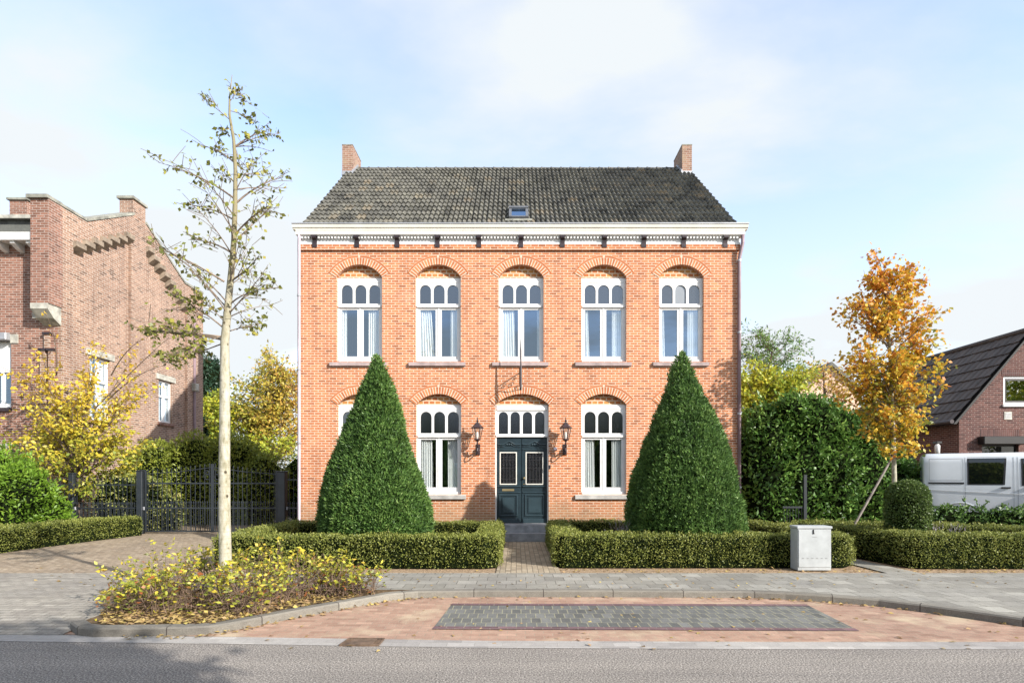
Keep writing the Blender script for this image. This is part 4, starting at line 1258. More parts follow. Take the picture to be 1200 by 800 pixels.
def side_window(y0, y1, z0, z1):
    f = MB(); a = SX - .13; b = SX - .07
    t_ = .07
    f.box(a, b, y0, y0 + t_, z0, z1); f.box(a, b, y1 - t_, y1, z0, z1); f.box(a, b, y0 + t_, y1 - t_, z0, z0 + t_); f.box(a, b, y0 + t_, y1 - t_, z1 - t_, z1)
    ym = (y0 + y1) / 2; zt = z0 + (z1 - z0) * .62
    f.box(a, b, ym - .045, ym + .045, z0 + t_, z1 - t_)
    f.box(a, b - .005, y0 + t_, ym - .045, zt - .03, zt + .03); f.box(a, b - .005, ym + .045, y1 - t_, zt - .03, zt + .03)
    o = f.map(sc).build('window', M['white'], lb)
    MB().quad((a + .02, y0, z0), (a + .02, y1, z0), (a + .02, y1, z1), (a + .02, y0, z1)).map(sc).build('pane', M['glass'], o)
    MB().box(SX - .2, SX - .15, y0 + .07, y0 + .3, z0, z1).box(SX - .2, SX - .15, y1 - .28, y1 - .07, z0, z1).map(sc).build('curtain', M['curtain'], o)
    MB().box(SX - .05, SX + .035, y0 - .16, y1 + .16, z1 + .003, z1 + .19).map(sc).build('lintel', M['stone'], o)
    MB().box(SX - .13, SX + .06, y0 - .08, y1 + .08, z0 - .1, z0 - .003).map(sc).build('sill', M['brick_old'], o)
side_window(*W1); side_window(*W2)
f = MB()
f.box(fx0, fx1, 15.53, 15.6, fz0, fz0 + .12); f.box(fx0, fx1, 15.53, 15.6, 4.5, 4.6)
f.box(fx1 - .06, fx1, 15.53, 15.6, fz0 + .12, 4.5); f.box(-13.78, -13.72, 15.53, 15.6, fz0 + .12, 4.5); f.box(fx0, fx0 + .08, 15.53, 15.6, fz0 + .12, 4.5)
o = f.map(sc).build('window', M['white'], lb)
MB().quad((fx0, 15.58, fz0), (fx1, 15.58, fz0), (fx1, 15.58, 4.6), (fx0, 15.58, 4.6)).map(sc).build('pane', M['glass'], o)
MB().box(fx0 + .02, fx1 - .02, 15.54, 15.57, 4.6, fz1).map(sc).build('roller_shutter', M['white'], o)
MB().box(fx0 - .1, fx1 + .0, 15.28, 15.447, 5.32, 5.52, .02).map(sc).build('shutter_box', M['zinc'], o)
MB().box(fx0 - .1, fx1 + .02, 15.38, 15.52, 3.45, 3.545).map(sc).build('sill', M['bracket'], o)
MB().box(fx1 + .0, fx1 + .2, 15.42, 15.448, 5.26, 5.5).map(sc).build('lintel', M['stone'], o)
MB().box(XF, -13.3, 15.40, 15.448, 2.42, 2.6).map(sc).build('string_course', M['stone'], lb)
for (a, b, zt) in ((-12.62, -12.5, 5.05), (-12.4, -12.28, 5.05), (-12.51, -12.39, 5.48)):
    o = MB().box(a, b, 15.37, 15.448, 3.5 if zt < 5.2 else 5.12, zt).map(sc).build('brick_strip', M['brick_pale'], lb)
    MB().box(a - .035, b + .035, 15.34, 15.448, zt, zt + .06).map(sc).build('strip_cap', M['bracket'], o)
MB().tube([(SX + .14, 21.75, 7.7), (SX + .14, 21.75, 4.9), (SX + .14, 21.75, zb)], .05, 8).map(sc).build('downpipe', M['pipe_dark'], lb)
MB().box(SX + .08, SX + .26, 21.62, 21.88, 4.9, 5.2, .03).map(sc).build('hopper', M['stone'], lb)

# ================================================================== RIGHT NEIGHBOUR
rh = thing('dark_brick_house', 'low dark purple brick house with a steep dark tiled roof on the far right', 'house', (16.7, 19, 0))
wx0, wx1, ap = 14.5, 18.9, (16.7, 6.34)
w = MB()
ops = [(15.95, 17.2, 4.07, 5.0), (15.25, 16.45, 1.0, 2.78)]
def zline(x): return 3.66 + (6.34 - 3.66) * (1 - abs(x - 16.7) / 2.2)
xs = [wx0, 15.25, 15.95, 16.45, 16.7, 17.2, wx1]
for a, b in zip(xs, xs[1:]):
    holes = sorted([(o[2], o[3]) for o in ops if o[0] <= a + 1e-6 and o[1] >= b - 1e-6])
    z = 0
    for (h0, h1) in holes:
        w.quad((a, 19, z), (b, 19, z), (b, 19, h0), (a, 19, h0)); z = h1
    w.quad((a, 19, z), (b, 19, z), (b, 19, zline(b)), (a, 19, zline(a)))
for (a, b, z0, z1) in ops:
    for (p, q) in (((a, z0), (a, z1)), ((b, z0), (b, z1)), ((a, z0), (b, z0)), ((a, z1), (b, z1))):
        w.quad((p[0], 19, p[1]), (q[0], 19, q[1]), (q[0], 19.2, q[1]), (p[0], 19.2, p[1]))
d0, d1 = 21.05, 21.75
for (a, b, z0, z1) in ((19, d0, 0, 3.66), (d0, d1, 2.5, 3.66), (d1, 25.5, 0, 3.66)):
    w.quad((wx0, a, z0), (wx0, b, z0), (wx0, b, z1), (wx0, a, z1))
for yy in (d0, d1): w.quad((wx0, yy, 0), (wx0 + .2, yy, 0), (wx0 + .2, yy, 2.5), (wx0, yy, 2.5))
w.quad((wx1, 19, 0), (wx1, 25.5, 0), (wx1, 25.5, 3.66), (wx1, 19, 3.66))
w.poly([(wx0, 25.5, 0), (wx1, 25.5, 0), (wx1, 25.5, 3.66), (16.7, 25.5, 6.34), (wx0, 25.5, 3.66)])
w.build('wall', M['brick_dark'], rh)
o = MB().box(wx0 + .1, wx0 + .15, d0, d1, 0, 2.5).build('side_door', M['plastic'], rh)
MB().box(wx0 - .03, wx0 + .06, d0 - .1, d1 + .1, 2.5, 2.62).build('lintel', M['stone'], o)
def swap_roof(name, sgn, parent):
    # slopes run along x: build with x and y exchanged
    mb_before = set(bpy.data.objects)
    o = tile_roof(18.85, 25.7, (14.18 if sgn < 0 else 19.22, 3.50), (16.7, 6.46), .3, 8, .009, .04, name, M['darktile'], None, sub=6, seed=3)
    me = o.data
    for v in me.vertices: v.co = (v.co.y - 16.7, v.co.x - 19, v.co.z)
    o.parent = parent
    return o
swap_roof('roof', -1, rh); swap_roof('rear_roof_slope', 1, rh)
MB().prism([(14.2, 3.42), (16.7, 6.38), (19.2, 3.42), (19.11, 3.42), (16.7, 6.29), (14.29, 3.42)], 'y', 18.84, 25.65).build('verge_board', M['rubber'], rh)
o = MB().tube([(16.7, 18.8, 6.50), (16.7, 25.7, 6.50)], .09, 10).build('ridge_tiles', M['darktile'], rh)
mb = MB(); mb.tube([(14.12, 18.8, 3.50), (14.12, 25.6, 3.50)], .07, 8); mb.build('eaves_gutter', M['bracket'], rh)
o = MB()
for (a, b, z0, z1) in ((15.95, 17.2, 4.07, 5.0),):
    t_ = .075
    o.box(a, a + t_, 19.04, 19.1, z0, z1); o.box(b - t_, b, 19.04, 19.1, z0, z1); o.box(a + t_, b - t_, 19.04, 19.1, z0, z0 + t_); o.box(a + t_, b - t_, 19.04, 19.1, z1 - t_, z1)
wo = o.build('window', M['white'], rh)
o = MB(); a, b, z0, z1 = 16.025, 17.125, 4.145, 4.925; t_ = .06
o.box(a, a + t_, 19.055, 19.1, z0, z1); o.box(b - t_, b, 19.055, 19.1, z0, z1); o.box(a + t_, b - t_, 19.055, 19.1, z0, z0 + t_); o.box(a + t_, b - t_, 19.055, 19.1, z1 - t_, z1)
o.build('casement', M['plastic'], wo)
MB().quad((16.0, 19.085, 4.1), (17.15, 19.085, 4.1), (17.15, 19.085, 4.95), (16.0, 19.085, 4.95)).build('pane', M['darkpane'], wo)
MB().box(15.9, 17.25, 18.93, 19.04, 4.0, 4.065).build('sill', M['white'], wo)
MB().box(15.9, 17.25, 18.99, 19.002, 5.003, 5.2).build('soldier_course', M['soldier'], wo)
o = MB().box(15.25, 16.45, 19.1, 19.15, 1.0, 2.78).build('window', M['plastic'], rh)
MB().quad((15.3, 19.095, 1.05), (16.4, 19.095, 1.05), (16.4, 19.095, 2.7), (15.3, 19.095, 2.7)).build('pane', M['carglass'], o)
MB().box(15.1, 16.55, 18.72, 18.998, 2.76, 3.02, .02).build('awning_box', M['plastic'], o)
MB().box(15.2, 16.5, 18.99, 19.002, 3.03, 3.26).build('soldier_course', M['soldier'], o)
v = MB().box(15.97, 16.22, 18.985, 19.002, 3.58, 3.84)
vo = v.build('wall_vent', M['stone'], rh)
mb = MB()
for k in range(4): mb.box(16.0, 16.19, 18.978, 18.984, 3.62 + k * .05, 3.645 + k * .05)
mb.build('vent_grille', M['zinc'], vo)
lx_ = gx(1098.5, 18.85)
l_ = thing('outdoor_lamp', 'small white cylindrical lamp on the dark brick wall above the van', 'lamp', (lx_ + .0, 19, 2.6))
MB().lathe([(.04, -.16), (.07, -.15), (.075, .1), (.04, .15)], (lx_, 18.85, 2.62), 12).build('lamp_shade', M['white'], l_, True)
MB().box(lx_ - .05, lx_ + .12, 18.8, 19.0, 2.78, 2.86, .01).build('lamp_bracket', M['plastic'], l_)
# peach house far behind
ph = thing('peach_house', 'pale peach rendered house with grey gable roof far behind the trees', 'house', (22.5, 42, 0))
MB().prism([(19.6, 0), (23.6, 0), (23.6, 7.6), (21.6, 9.3), (19.6, 7.6)], 'y', 40, 48).build('wall', M['peach'], ph)
MB().prism([(19.3, 7.35), (21.6, 9.32), (23.9, 7.35), (23.9, 7.6), (21.6, 9.57), (19.3, 7.6)], 'y', 39.7, 48.3).build('roof', M['greytile'], ph)
o = MB().box(21.0, 22.2, 39.95, 40.02, 5.5, 7).build('window', M['white'], ph)
MB().box(21.1, 22.1, 39.93, 39.96, 5.6, 6.9).build('pane', M['carglass'], o)
# house across the road, seen only as reflections in the panes
oh = thing('opposite_house', 'brick house across the road reflected in the ground floor windows', 'house', (0, -11, 0))
MB().prism([(-14, 0), (-9, 0), (-9, 4.6), (-11.5, 6.8), (-14, 4.6)], 'x', -7, 7.5).build('wall', M['brick_dark'], oh)
MB().prism([(-14.3, 4.5), (-11.5, 7.0), (-8.7, 4.5), (-8.7, 4.65), (-11.5, 7.2), (-14.3, 4.65)], 'x', -7.3, 7.8).build('roof', M['darktile'], oh)
MB().box(-7.3, 7.8, -8.75, -8.6, 4.35, 4.6).build('gutter', M['white'], oh)
for k in range(4):
    o = MB().box(-5.6 + 3.2 * k, -4.2 + 3.2 * k, -9.0, -8.95, 1.0, 2.7).build('window', M['white'], oh)
    MB().box(-5.5 + 3.2 * k, -4.3 + 3.2 * k, -8.96, -8.94, 1.1, 2.6).build('pane', M['carglass'], o)

# ================================================================== VAN (built along +x, its right side towards -y)
vp = Vector((11.57, 16.5, 0))
van = thing('parked_van', 'white panel van with dark side window parked behind the low clipped hedges', 'van', vp, rz=math.radians(-32))
sec = [(.80, .32), (.90, .40), (.955, .62), (.965, 1.0), (.965, 1.36), (.955, 1.46), (.93, 1.7), (.885, 2.10), (.845, 2.24), (.74, 2.34), (.55, 2.375), (.0, 2.39)]
W_ = .97
def vsec(x, fz_=1.0, fw=1.0, ztop=None):
    pts = []
    for (y, z) in sec:
        zz = z if ztop is None else .32 + (z - .32) * (ztop - .32) / (2.39 - .32)
        pts.append((y * fw, zz))
    return [(x, W_ - p[0], p[1]) for p in pts] + [(x, W_ + p[0], p[1]) for p in pts[-2::-1]]
st = [(0.0, .93, 2.32), (.03, .975, 2.36), (.12, .995, 2.39), (.4, 1, 2.39), (3.1, 1, 2.39), (3.4, .995, 2.36), (3.75, .98, 2.10), (4.2, .96, 1.50), (4.5, .95, 1.30), (4.95, .90, 1.1), (5.15, .80, .95)]
b = MB(); rings = [vsec(x, 1, fw, zt) for x, fw, zt in st]
nn_ = len(rings[0]); vv = [p for r in rings for p in r]; ff = []
for i in range(len(rings) - 1):
    for k in range(nn_ - 1): ff.append([i * nn_ + k, i * nn_ + k + 1, (i + 1) * nn_ + k + 1, (i + 1) * nn_ + k])
    ff.append([i * nn_ + nn_ - 1, i * nn_, (i + 1) * nn_, (i + 1) * nn_ + nn_ - 1])
ff.append(list(range(nn_))); ff.append([(len(rings) - 1) * nn_ + k for k in range(nn_)][::-1])
b.add(vv, ff)
body = b.build('body', M['vanpaint'], van, smooth=True, local=True)
m_ = body.modifiers.new('edge', 'EDGE_SPLIT'); m_.split_angle = math.radians(38)
def sidey(z):
    for (a, za), (c, zc) in zip(sec, sec[1:]):
        if za <= z <= zc: return W_ - (a + (c - a) * (z - za) / (zc - za))
    return 0
def side_poly(pts, off):                           # (x, z) outline laid on the right flank
    return MB().add([(x, sidey(z) - off, z) for x, z in pts], [list(range(len(pts)))])
def rrect(x0, x1, z0, z1, r, lean=0.0, n=4):
    out = []
    for (cx, cz, a0) in ((x1 - r, z1 - r, 0), (x0 + r, z1 - r, 90), (x0 + r, z0 + r, 180), (x1 - r, z0 + r, 270)):
        for k in range(n + 1):
            a = math.radians(a0 + 90 * k / n)
            x, z = cx + r * math.cos(a), cz + r * math.sin(a)
            out.append((x + lean * (z - z0), z))
    return out
# windows: sliding-door pane, cab door pane (two planes: split at z=1.7 to follow the flank)
def flank_panel(x0, x1, z0, z1, off, name, mat, parent, slant=0.0):
    zs = [z0, 1.7, 2.1, z1] if z0 < 1.7 < z1 and z1 > 2.1 else [z0, 1.7, z1]
    mb = MB()
    for za, zc in zip(zs, zs[1:]):
        xa = x1 + slant * (za - z0); xc = x1 + slant * (zc - z0)
        mb.quad((x0, sidey(za) - off, za), (xa, sidey(za) - off, za), (xc, sidey(zc) - off, zc), (x0, sidey(zc) - off, zc))
    return mb.build(name, mat, parent, local=True)
doorp = flank_panel(1.0, 1.80, 1.49, 2.25, .006, 'side_window', M['plastic'], van, .06)
flank_panel(1.035, 1.76, 1.52, 2.22, .010, 'pane', M['carglass'], doorp, .06)
doorq = flank_panel(2.14, 2.95, 1.47, 2.2, .006, 'cab_window', M['plastic'], van, -.35)
flank_panel(2.18, 2.90, 1.5, 2.17, .010, 'pane', M['carglass'], doorq, -.35)
def flank_strip(x0, x1, z0, z1, off, name, mat):
    mb = MB(); mb.quad((x0, sidey(z0) - off, z0), (x1, sidey(z0) - off, z0), (x1, sidey(z1) - off, z1), (x0, sidey(z1) - off, z1)); 
    mb.quad((x0, sidey(z0) - off, z0), (x1, sidey(z0) - off, z0), (x1, sidey(z0) + .01, z0), (x0, sidey(z0) + .01, z0))
    mb.quad((x0, sidey(z1) - off, z1), (x1, sidey(z1) - off, z1), (x1, sidey(z1) + .01, z1), (x0, sidey(z1) + .01, z1))
    return mb.build(name, mat, van, local=True)
flank_strip(.12, .93, 1.51, 1.56, .012, 'door_rail', M['plastic'])
pn = MB()                                          # pressed panel behind the sliding door, its recess shade drawn as grey strips
for (x0_, x1_, z0_, z1_) in ((.14, .9, 1.60, 1.612), (.14, .9, 2.205, 2.215), (.14, .152, 1.612, 2.205), (.898, .91, 1.612, 2.205)):
    zs = [z0_, 1.7, 2.1, z1_] if z1_ - z0_ > .4 else [z0_, z1_]
    for za, zc in zip(zs, zs[1:]): pn.quad((x0_, sidey(za) - .003, za), (x1_, sidey(za) - .003, za), (x1_, sidey(zc) - .008, zc), (x0_, sidey(zc) - .008, zc))
pn.build('panel_edge_shade', M['seam'], van, local=True)
sm = MB()
for xx in (.955, 1.985, 2.07, 3.1):
    zs = [.45, .62, 1.0, 1.36, 1.46, 1.7, 2.1, 2.24]
    for za, zc in zip(zs, zs[1:]): sm.quad((xx - .006, sidey(za) - .004, za), (xx + .006, sidey(za) - .004, za), (xx + .006, sidey(zc) - .004, zc), (xx - .006, sidey(zc) - .004, zc))
sm.build('door_seam', M['seam'], van, local=True)
cr = MB()                                          # swage line along the flank
pts = [(x, sidey(1.36 - .05 * x) - .012, 1.36 - .05 * x) for x in (.1, 1, 2, 3, 3.8)]
cr.tube(pts, .006, 6); cr.build('swage_line', M['vanpaint'], van, local=True)
for (xx) in (1.72, 2.2):
    MB().box(xx, xx + .2, sidey(1.42) - .04, sidey(1.42) + .01, 1.40, 1.44, .01).build('door_handle', M['plastic'], van, local=True)
for xx in (.85, 4.15):
    for yy in (.16, 2 * W_ - .16):
        w_ = MB().tube([(xx, yy - .11, .36), (xx, yy - .08, .36), (xx, yy + .08, .36), (xx, yy + .11, .36)], [.31, .36, .36, .31], 24).build('wheel', M['rubber'], van, local=True)
        s_ = -1 if yy < W_ else 1
        MB().tube([(xx, yy + s_ * .10, .36), (xx, yy + s_ * .122, .36)], [.24, .2], 20).build('rim', M['chrome'], w_, local=True)
    ar = MB(); pp = []
    for k in range(13):
        a = math.radians(10 + 160 * k / 12); z = .50 + .50 * math.sin(a) ; pp.append((xx + .50 * math.cos(a), sidey(max(.5, z)) - .012, z))
    ar.tube(pp, .014, 6); ar.build('wheel_arch', M['vanpaint'], van, local=True)
MB().box(-.035, .02, .07, .18, .85, 1.3, .01).build('tail_light', M['red'], van, local=True)
MB().box(-.035, .02, 2 * W_ - .18, 2 * W_ - .07, .85, 1.3, .01).build('tail_light', M['red'], van, local=True)
MB().box(-.09, .08, .06, 2 * W_ - .06, .36, .6, .04).build('rear_bumper', M['plastic'], van, local=True)
MB().box(4.95, 5.22, .2, 2 * W_ - .2, .34, .62, .05).build('front_bumper', M['plastic'], van, local=True)
ws = MB().quad((3.50, .28, 2.27), (3.50, 2 * W_ - .28, 2.27), (4.20, 2 * W_ - .22, 1.53), (4.20, .22, 1.53)).build('windscreen', M['plastic'], van, local=True)
for yy in (.02, 2 * W_ - .14): MB().box(3.25, 3.37, yy - .2, yy + .06, 1.45, 1.8, .03).build('mirror', M['plastic'], van, local=True)
for yy in (.35, 2 * W_ - .35): MB().lathe([(.01, -.06), (.14, -.04), (.15, .04), (.02, .08)], (5.0, yy, .95), 12, .6, 1).build('headlight', M['glass'], van, local=True)

# ================================================================== STREET FURNITURE
YC = 10.62
cab = thing('utility_cabinet', 'light grey metal utility cabinet standing at the front of the clipped hedge', 'cabinet', (gx(954.5, YC), YC + .14, 0))
cx0, cx1 = gx(934.6, YC), gx(974.6, YC); cz = gz(617.5, YC)
MB().box(cx0 + .006, cx1 - .006, YC + .004, YC + .29, 0, cz - .03, .006).build('body', M['cabinet'], cab)
MB().box(cx0 - .012, cx1 + .012, YC - .012, YC + .30, cz - .028, cz + .02, .01).build('lid', M['cabinet'], cab)
d = MB().box(cx0 + .02, cx1 - .02, YC - .006, YC + .002, .06, cz - .045, .003).build('door', M['cabinet'], cab)
lx_ = gx(953.2, YC)
MB().box(lx_ - .012, lx_ + .004, YC - .022, YC - .006, gz(625, YC), gz(620, YC), .003).box(lx_ - .004, lx_ + .012, YC - .02, YC - .006, gz(625.2, YC), gz(624.2, YC)).build('lock', M['plastic'], d)
vt = MB()
for k in range(6):
    xx = cx0 + .1 + k * (cx1 - cx0 - .2) / 5
    vt.box(xx - .018, xx + .018, YC - .009, YC - .006, gz(654.2, YC), gz(653, YC))
vt.build('vent_slots', M['cabgrey'], d)
mk = MB(); x_ = gx(952, YC)
for k, wd in enumerate((.012, .008, .014, .01, .012)):
    mk.box(x_, x_ + wd, YC - .0075, YC - .006, gz(629.3, YC), gz(628.5, YC)); x_ += wd + .006
mk.build('small_marking', M['cabgrey'], d)

# drain grate
dr = thing('drain_cover', 'rusty cast iron drain cover set in the pale band along the road', 'drain cover', (G(425, 753, ROADZ).x, G(425, 753, ROADZ).y, ROADZ))
c4 = [G(409, 748.6, ROADZ), G(451, 748.9, ROADZ), G(444, 757, ROADZ), G(397, 756.8, ROADZ)]
def dpt(u, v, z): 
    p = (c4[0] * (1 - u) + c4[1] * u) * (1 - v) + (c4[3] * (1 - u) + c4[2] * u) * v
    return (p.x, p.y, ROADZ + z)
m = MB()
def dbox(mb, u0, u1, v0, v1, z0, z1):
    v = [dpt(u, v_, z) for u in (u0, u1) for v_ in (v0, v1) for z in (z0, z1)]
    mb.add(v, [[0, 1, 3, 2], [4, 6, 7, 5], [0, 4, 5, 1], [2, 3, 7, 6], [0, 2, 6, 4], [1, 5, 7, 3]])
dbox(m, 0, 1, 0, .1, 0, .02); dbox(m, 0, 1, .9, 1, 0, .02); dbox(m, 0, .04, .1, .9, 0, .02); dbox(m, .96, 1, .1, .9, 0, .02)
m.build('frame', M['rust'], dr)
m = MB(); dbox(m, .16, .82, .12, .88, 0, .016)
m.build('lid', M['rust'], dr)
m = MB()
for k in range(3): dbox(m, .05 + .035 * k, .065 + .035 * k, .12, .88, 0, .018); dbox(m, .85 + .035 * k, .865 + .035 * k, .12, .88, 0, .018)
m.build('grate_bars', M['rust'], dr)

# ================================================================== GATE AND FENCES
YG = 17.4
def bars(mb, xa, xb, n, z0, ztop, r=.010, spear=True):
    for k in range(n):
        x = xa + (xb - xa) * (k + .5) / n
        zt = ztop(x) if callable(ztop) else ztop
        mb.tube([(x, YG, z0), (x, YG, zt)], r, 5)
        if spear: mb.tube([(x, YG, zt), (x, YG, zt + .03), (x, YG, zt + .09)], [r, .018, .001], 5)
gxl, gxm, gxr = gx(166.5, YG), gx(249, YG), gx(329, YG)
zrail = gz(595, YG)
gate = thing('driveway_gate', 'black wrought iron double driveway gate with an arched spear top', 'gate', ((gxl + gxr) / 2, YG, 0))
gz_top = gz(546, YG)
for s_, (xa, xb) in enumerate(((gxl + .11, gxm - .02), (gxm + .02, gxr - .13))):
    m = MB()
    arc = lambda x, xa=xa, xb=xb, s_=s_: gz(553, YG) + .20 * (((x - xa) / (xb - xa)) if s_ == 0 else ((xb - x) / (xb - xa))) ** 1.5
    for xx in (xa, xb): m.box(xx - .022, xx + .022, YG - .022, YG + .022, .05, arc(xx) + .05)
    for zz_ in (.08, zrail, gz(566, YG)): m.box(xa, xb, YG - .012, YG + .012, zz_ - .02, zz_ + .02)
    leaf = m.build('gate_leaf', M['gate'], gate)
    m = MB(); bars(m, xa, xb, 14, .08, arc); m.build('tall_bars', M['gate'], leaf)
    m = MB(); bars(m, xa + .03, xb - .03, 28, .08, zrail + .13, .008); m.build('short_bars', M['gate'], leaf)
    m = MB(); xe = xb if s_ == 0 else xa; dr_ = -1 if s_ == 0 else 1
    for (cz_, r0) in ((gz(559, YG), .12), (gz(554, YG), .09)):
        m.tube([(xe + dr_ * (.14 + r0 * (1 - .05 * k) * math.cos(k * .55)), YG - .015, cz_ + r0 * (1 - .05 * k) * math.sin(k * .55)) for k in range(15)], .011, 5)
    m.tube([(xa, YG - .005, arc(xa) - .06), ((xa + xb) / 2, YG - .005, arc((xa + xb) / 2) - .06), (xb, YG - .005, arc(xb) - .06)], .012, 5)
    m.build('scrollwork', M['gate'], leaf)
def post(px0, px1, ptop, label, y=YG, cap=True):
    a, b = gx(px0, y), gx(px1, y); hw = (b - a) / 2
    t = thing('gate_post', label, 'post', ((a + b) / 2, y, 0), 'iron posts of the driveway gate and fence')
    MB().box(a, b, y - hw, y + hw, 0, gz(ptop, y), .008).build('shaft', M['gate'], t)
    MB().box(a - .015, b + .015, y - hw - .015, y + hw + .015, gz(ptop, y), gz(ptop, y) + .035, .01).build('cap', M['gate'], t)
    MB().box(b, b + .05, y - .03, y + .03, zrail - .06, zrail + .04, .008).build('hinge', M['zinc'], t)
post(161.5, 168, 552, 'thick black iron post at the left end of the double gate')
post(326.5, 335.5, 553, 'thick black iron post at the right end of the double gate, nearest the orange house')
post(82, 87.5, 555, 'slimmer black iron post in the fence above the low driveway hedge')
def fence(px0, px1, label, n, ztop):
    a, b = gx(px0, YG), gx(px1, YG)
    t = thing('iron_fence', label, 'fence', ((a + b) / 2, YG, 0))
    m = MB()
    for zz_ in (.08, zrail, ztop - .15): m.box(a, b, YG - .012, YG + .012, zz_ - .02, zz_ + .02)
    m.build('rails', M['gate'], t)
    m = MB(); bars(m, a, b, n, .08, ztop, .009); m.build('tall_bars', M['gate'], t)
    m = MB(); bars(m, a, b, n * 2, .08, zrail + .1, .008); m.build('short_bars', M['gate'], t)
fence(44, 161, 'black spear-topped iron fence on the left behind the yellow shrub', 24, gz(562, YG))
fence(336.5, 372, 'short black iron fence between gate post and orange house', 7, gz(556, YG))
t = thing('mail_box', 'small white box fixed low beside the left gate post', 'box', (gx(156, 17.28), 17.28, gz(623, 17.28)))
MB().box(gx(151.5, 17.28), gx(160.5, 17.28), 17.25, 17.36, gz(622.5, 17.28), gz(618.5, 17.28), .01).build('box_body', M['white'], t)
# side gate by the laurel
t = thing('side_gate', 'low black garden gate in front of the big laurel hedge', 'gate', (gx(930, 16.2), 16.2, 0))
a, b = gx(917, 16.2), gx(941, 16.2)
MB().box(b, b + .09, 16.15, 16.24, 0, gz(556, 16.2), .006).build('gate_post', M['gate'], t)
m = MB(); m.box(a, b, 16.18, 16.21, gz(594, 16.2) - .025, gz(594, 16.2) + .025); m.box(a, b, 16.18, 16.21, .15, .19)
for k in range(7): m.tube([(a + (b - a) * (k + .5) / 7, 16.195, .1), (a + (b - a) * (k + .5) / 7, 16.195, gz(594, 16.2))], .008, 5)
m.build('gate_leaf', M['gate'], t)

# ================================================================== HEDGES AND TOPIARY
def hedge_ring(label, outer, w, h, seed, dens=2500, mat='box'):
    c = (sum(p[0] for p in outer) / len(outer), sum(p[1] for p in outer) / len(outer), 0)
    t = thing('box_hedge', label, 'hedge', c, 'clipped box hedges')
    hedge(t, [Vector(p) for p in outer], [Vector((p.x, p.y)) for p in offset_poly(outer, w)], h, M[mat], dens)
    return t
hedge_ring('clipped box hedge frame around the left yew cone', [(-5.75, 10.98), (-5.45, 10.86), (-.55, 10.86), (-.32, 11.0), (-.33, 14.9), (-5.6, 14.95), (-5.9, 14.7)], .52, .58, 1)
hedge_ring('clipped box hedge frame around the right yew cone', [(.72, 11.05), (.9, 10.93), (6.25, 10.95), (6.5, 11.2), (6.25, 14.9), (.78, 14.95)], .55, .6, 2)
hedge_ring('clipped box hedge frame around the small round-topped topiary on the right', [(7.38, 10.98), (7.6, 10.83), (13.2, 10.83), (13.2, 12.2), (6.95, 14.65), (6.86, 14.3)], .6, .62, 3)
t = thing('box_hedge', 'low clipped hedge along the left edge of the driveway', 'hedge', (-11.9, 15, 0), 'clipped box hedges')
o_ = [Vector(p) for p in ((-11.55, 12.6), (-11.45, 14), (-11.2, 15.6), (-10.95, 17.0))]
i_ = [Vector(p) for p in ((-12.6, 12.3), (-12.35, 14), (-12.05, 15.7), (-11.6, 17.1))]
hedge(t, o_, i_, .55, M['box'], 2300, closed=False)

def yew(label, px_tip, prof_px, d, seed, n=85000):
    xc = gx(px_tip, d)
    t = thing('yew_cone', label, 'topiary', (xc, d, 0), 'clipped yew cones')
    zs = np.array([gz(p[0], d) for p in prof_px]); r0 = np.array([(p[2] - p[1]) / 2 * d / F - .035 for p in prof_px]).clip(.01); cxs = np.array([gx((p[1] + p[2]) / 2, d) for p in prof_px])
    o = np.argsort(zs); zs, r0, cxs = zs[o], r0[o], cxs[o]
    zz = np.linspace(.03, zs[-1], 400)
    rr = np.interp(zz, zs, r0)
    wgt = rr + .02; wgt /= wgt.sum()
    z = RS.choice(zz, n, p=wgt) + RS.uniform(-.006, .006, n)
    r = np.interp(z, zs, r0); cx_ = np.interp(z, zs, cxs) + .03 * np.sin(z * 1.9 + seed)
    a = RS.uniform(0, 2 * PI, n)
    slope = (np.interp(z - .1, zs, r0) - np.interp(z + .1, zs, r0)) / .2
    nn = unit(np.column_stack([np.cos(a), np.sin(a), slope]))
    p = np.column_stack([cx_ + r * np.cos(a), d + r * np.sin(a), z])
    lum = wob(p * np.array([1, 1, 1.3]), 2.6); fine = wob(p, 8.0)
    dep = RS.uniform(-.09, .012, n) + .035 * lum + .022 * fine + .016 * wob(p, 19.0) - .01
    p = p + nn * dep[:, None]; p[:, 2] = np.maximum(p[:, 2], .02)
    T = nn * .75 + RS.normal(size=(n, 3)) * .5 + np.array([0, 0, .55])
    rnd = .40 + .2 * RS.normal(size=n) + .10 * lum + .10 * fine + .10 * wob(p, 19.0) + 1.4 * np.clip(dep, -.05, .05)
    q, tq = sprigs(p, nn, 260, .10, 9, .9)
    NN = np.vstack([nn + RS.normal(size=(n, 3)) * .5, RS.normal(size=q.shape)])
    p = np.vstack([p, q]); T = np.vstack([T, tq]); rnd = np.concatenate([rnd, .6 + .2 * RS.normal(size=len(q))])
    leaf_mesh('foliage', p, T, .072, .024, M['yew'], t, rnd=rnd, fold=.05, Nn=NN)
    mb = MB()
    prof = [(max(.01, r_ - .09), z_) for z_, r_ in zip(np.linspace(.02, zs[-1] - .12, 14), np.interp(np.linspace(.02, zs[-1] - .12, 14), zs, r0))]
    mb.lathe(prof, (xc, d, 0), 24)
    mb.build('shade_core', M['core'], t)  # dark filler cone giving the shaded gaps between needles
yew('tall clipped yew cone left of the front door, narrow pointed top', 441,
    [(417, 440, 443), (424, 434, 448), (450, 423, 459), (485, 411, 469.5), (520, 397.5, 480), (555, 385.5, 494), (590, 376, 504), (610, 374, 506), (630, 375, 505), (690, 378, 503)], 12.35, 1)
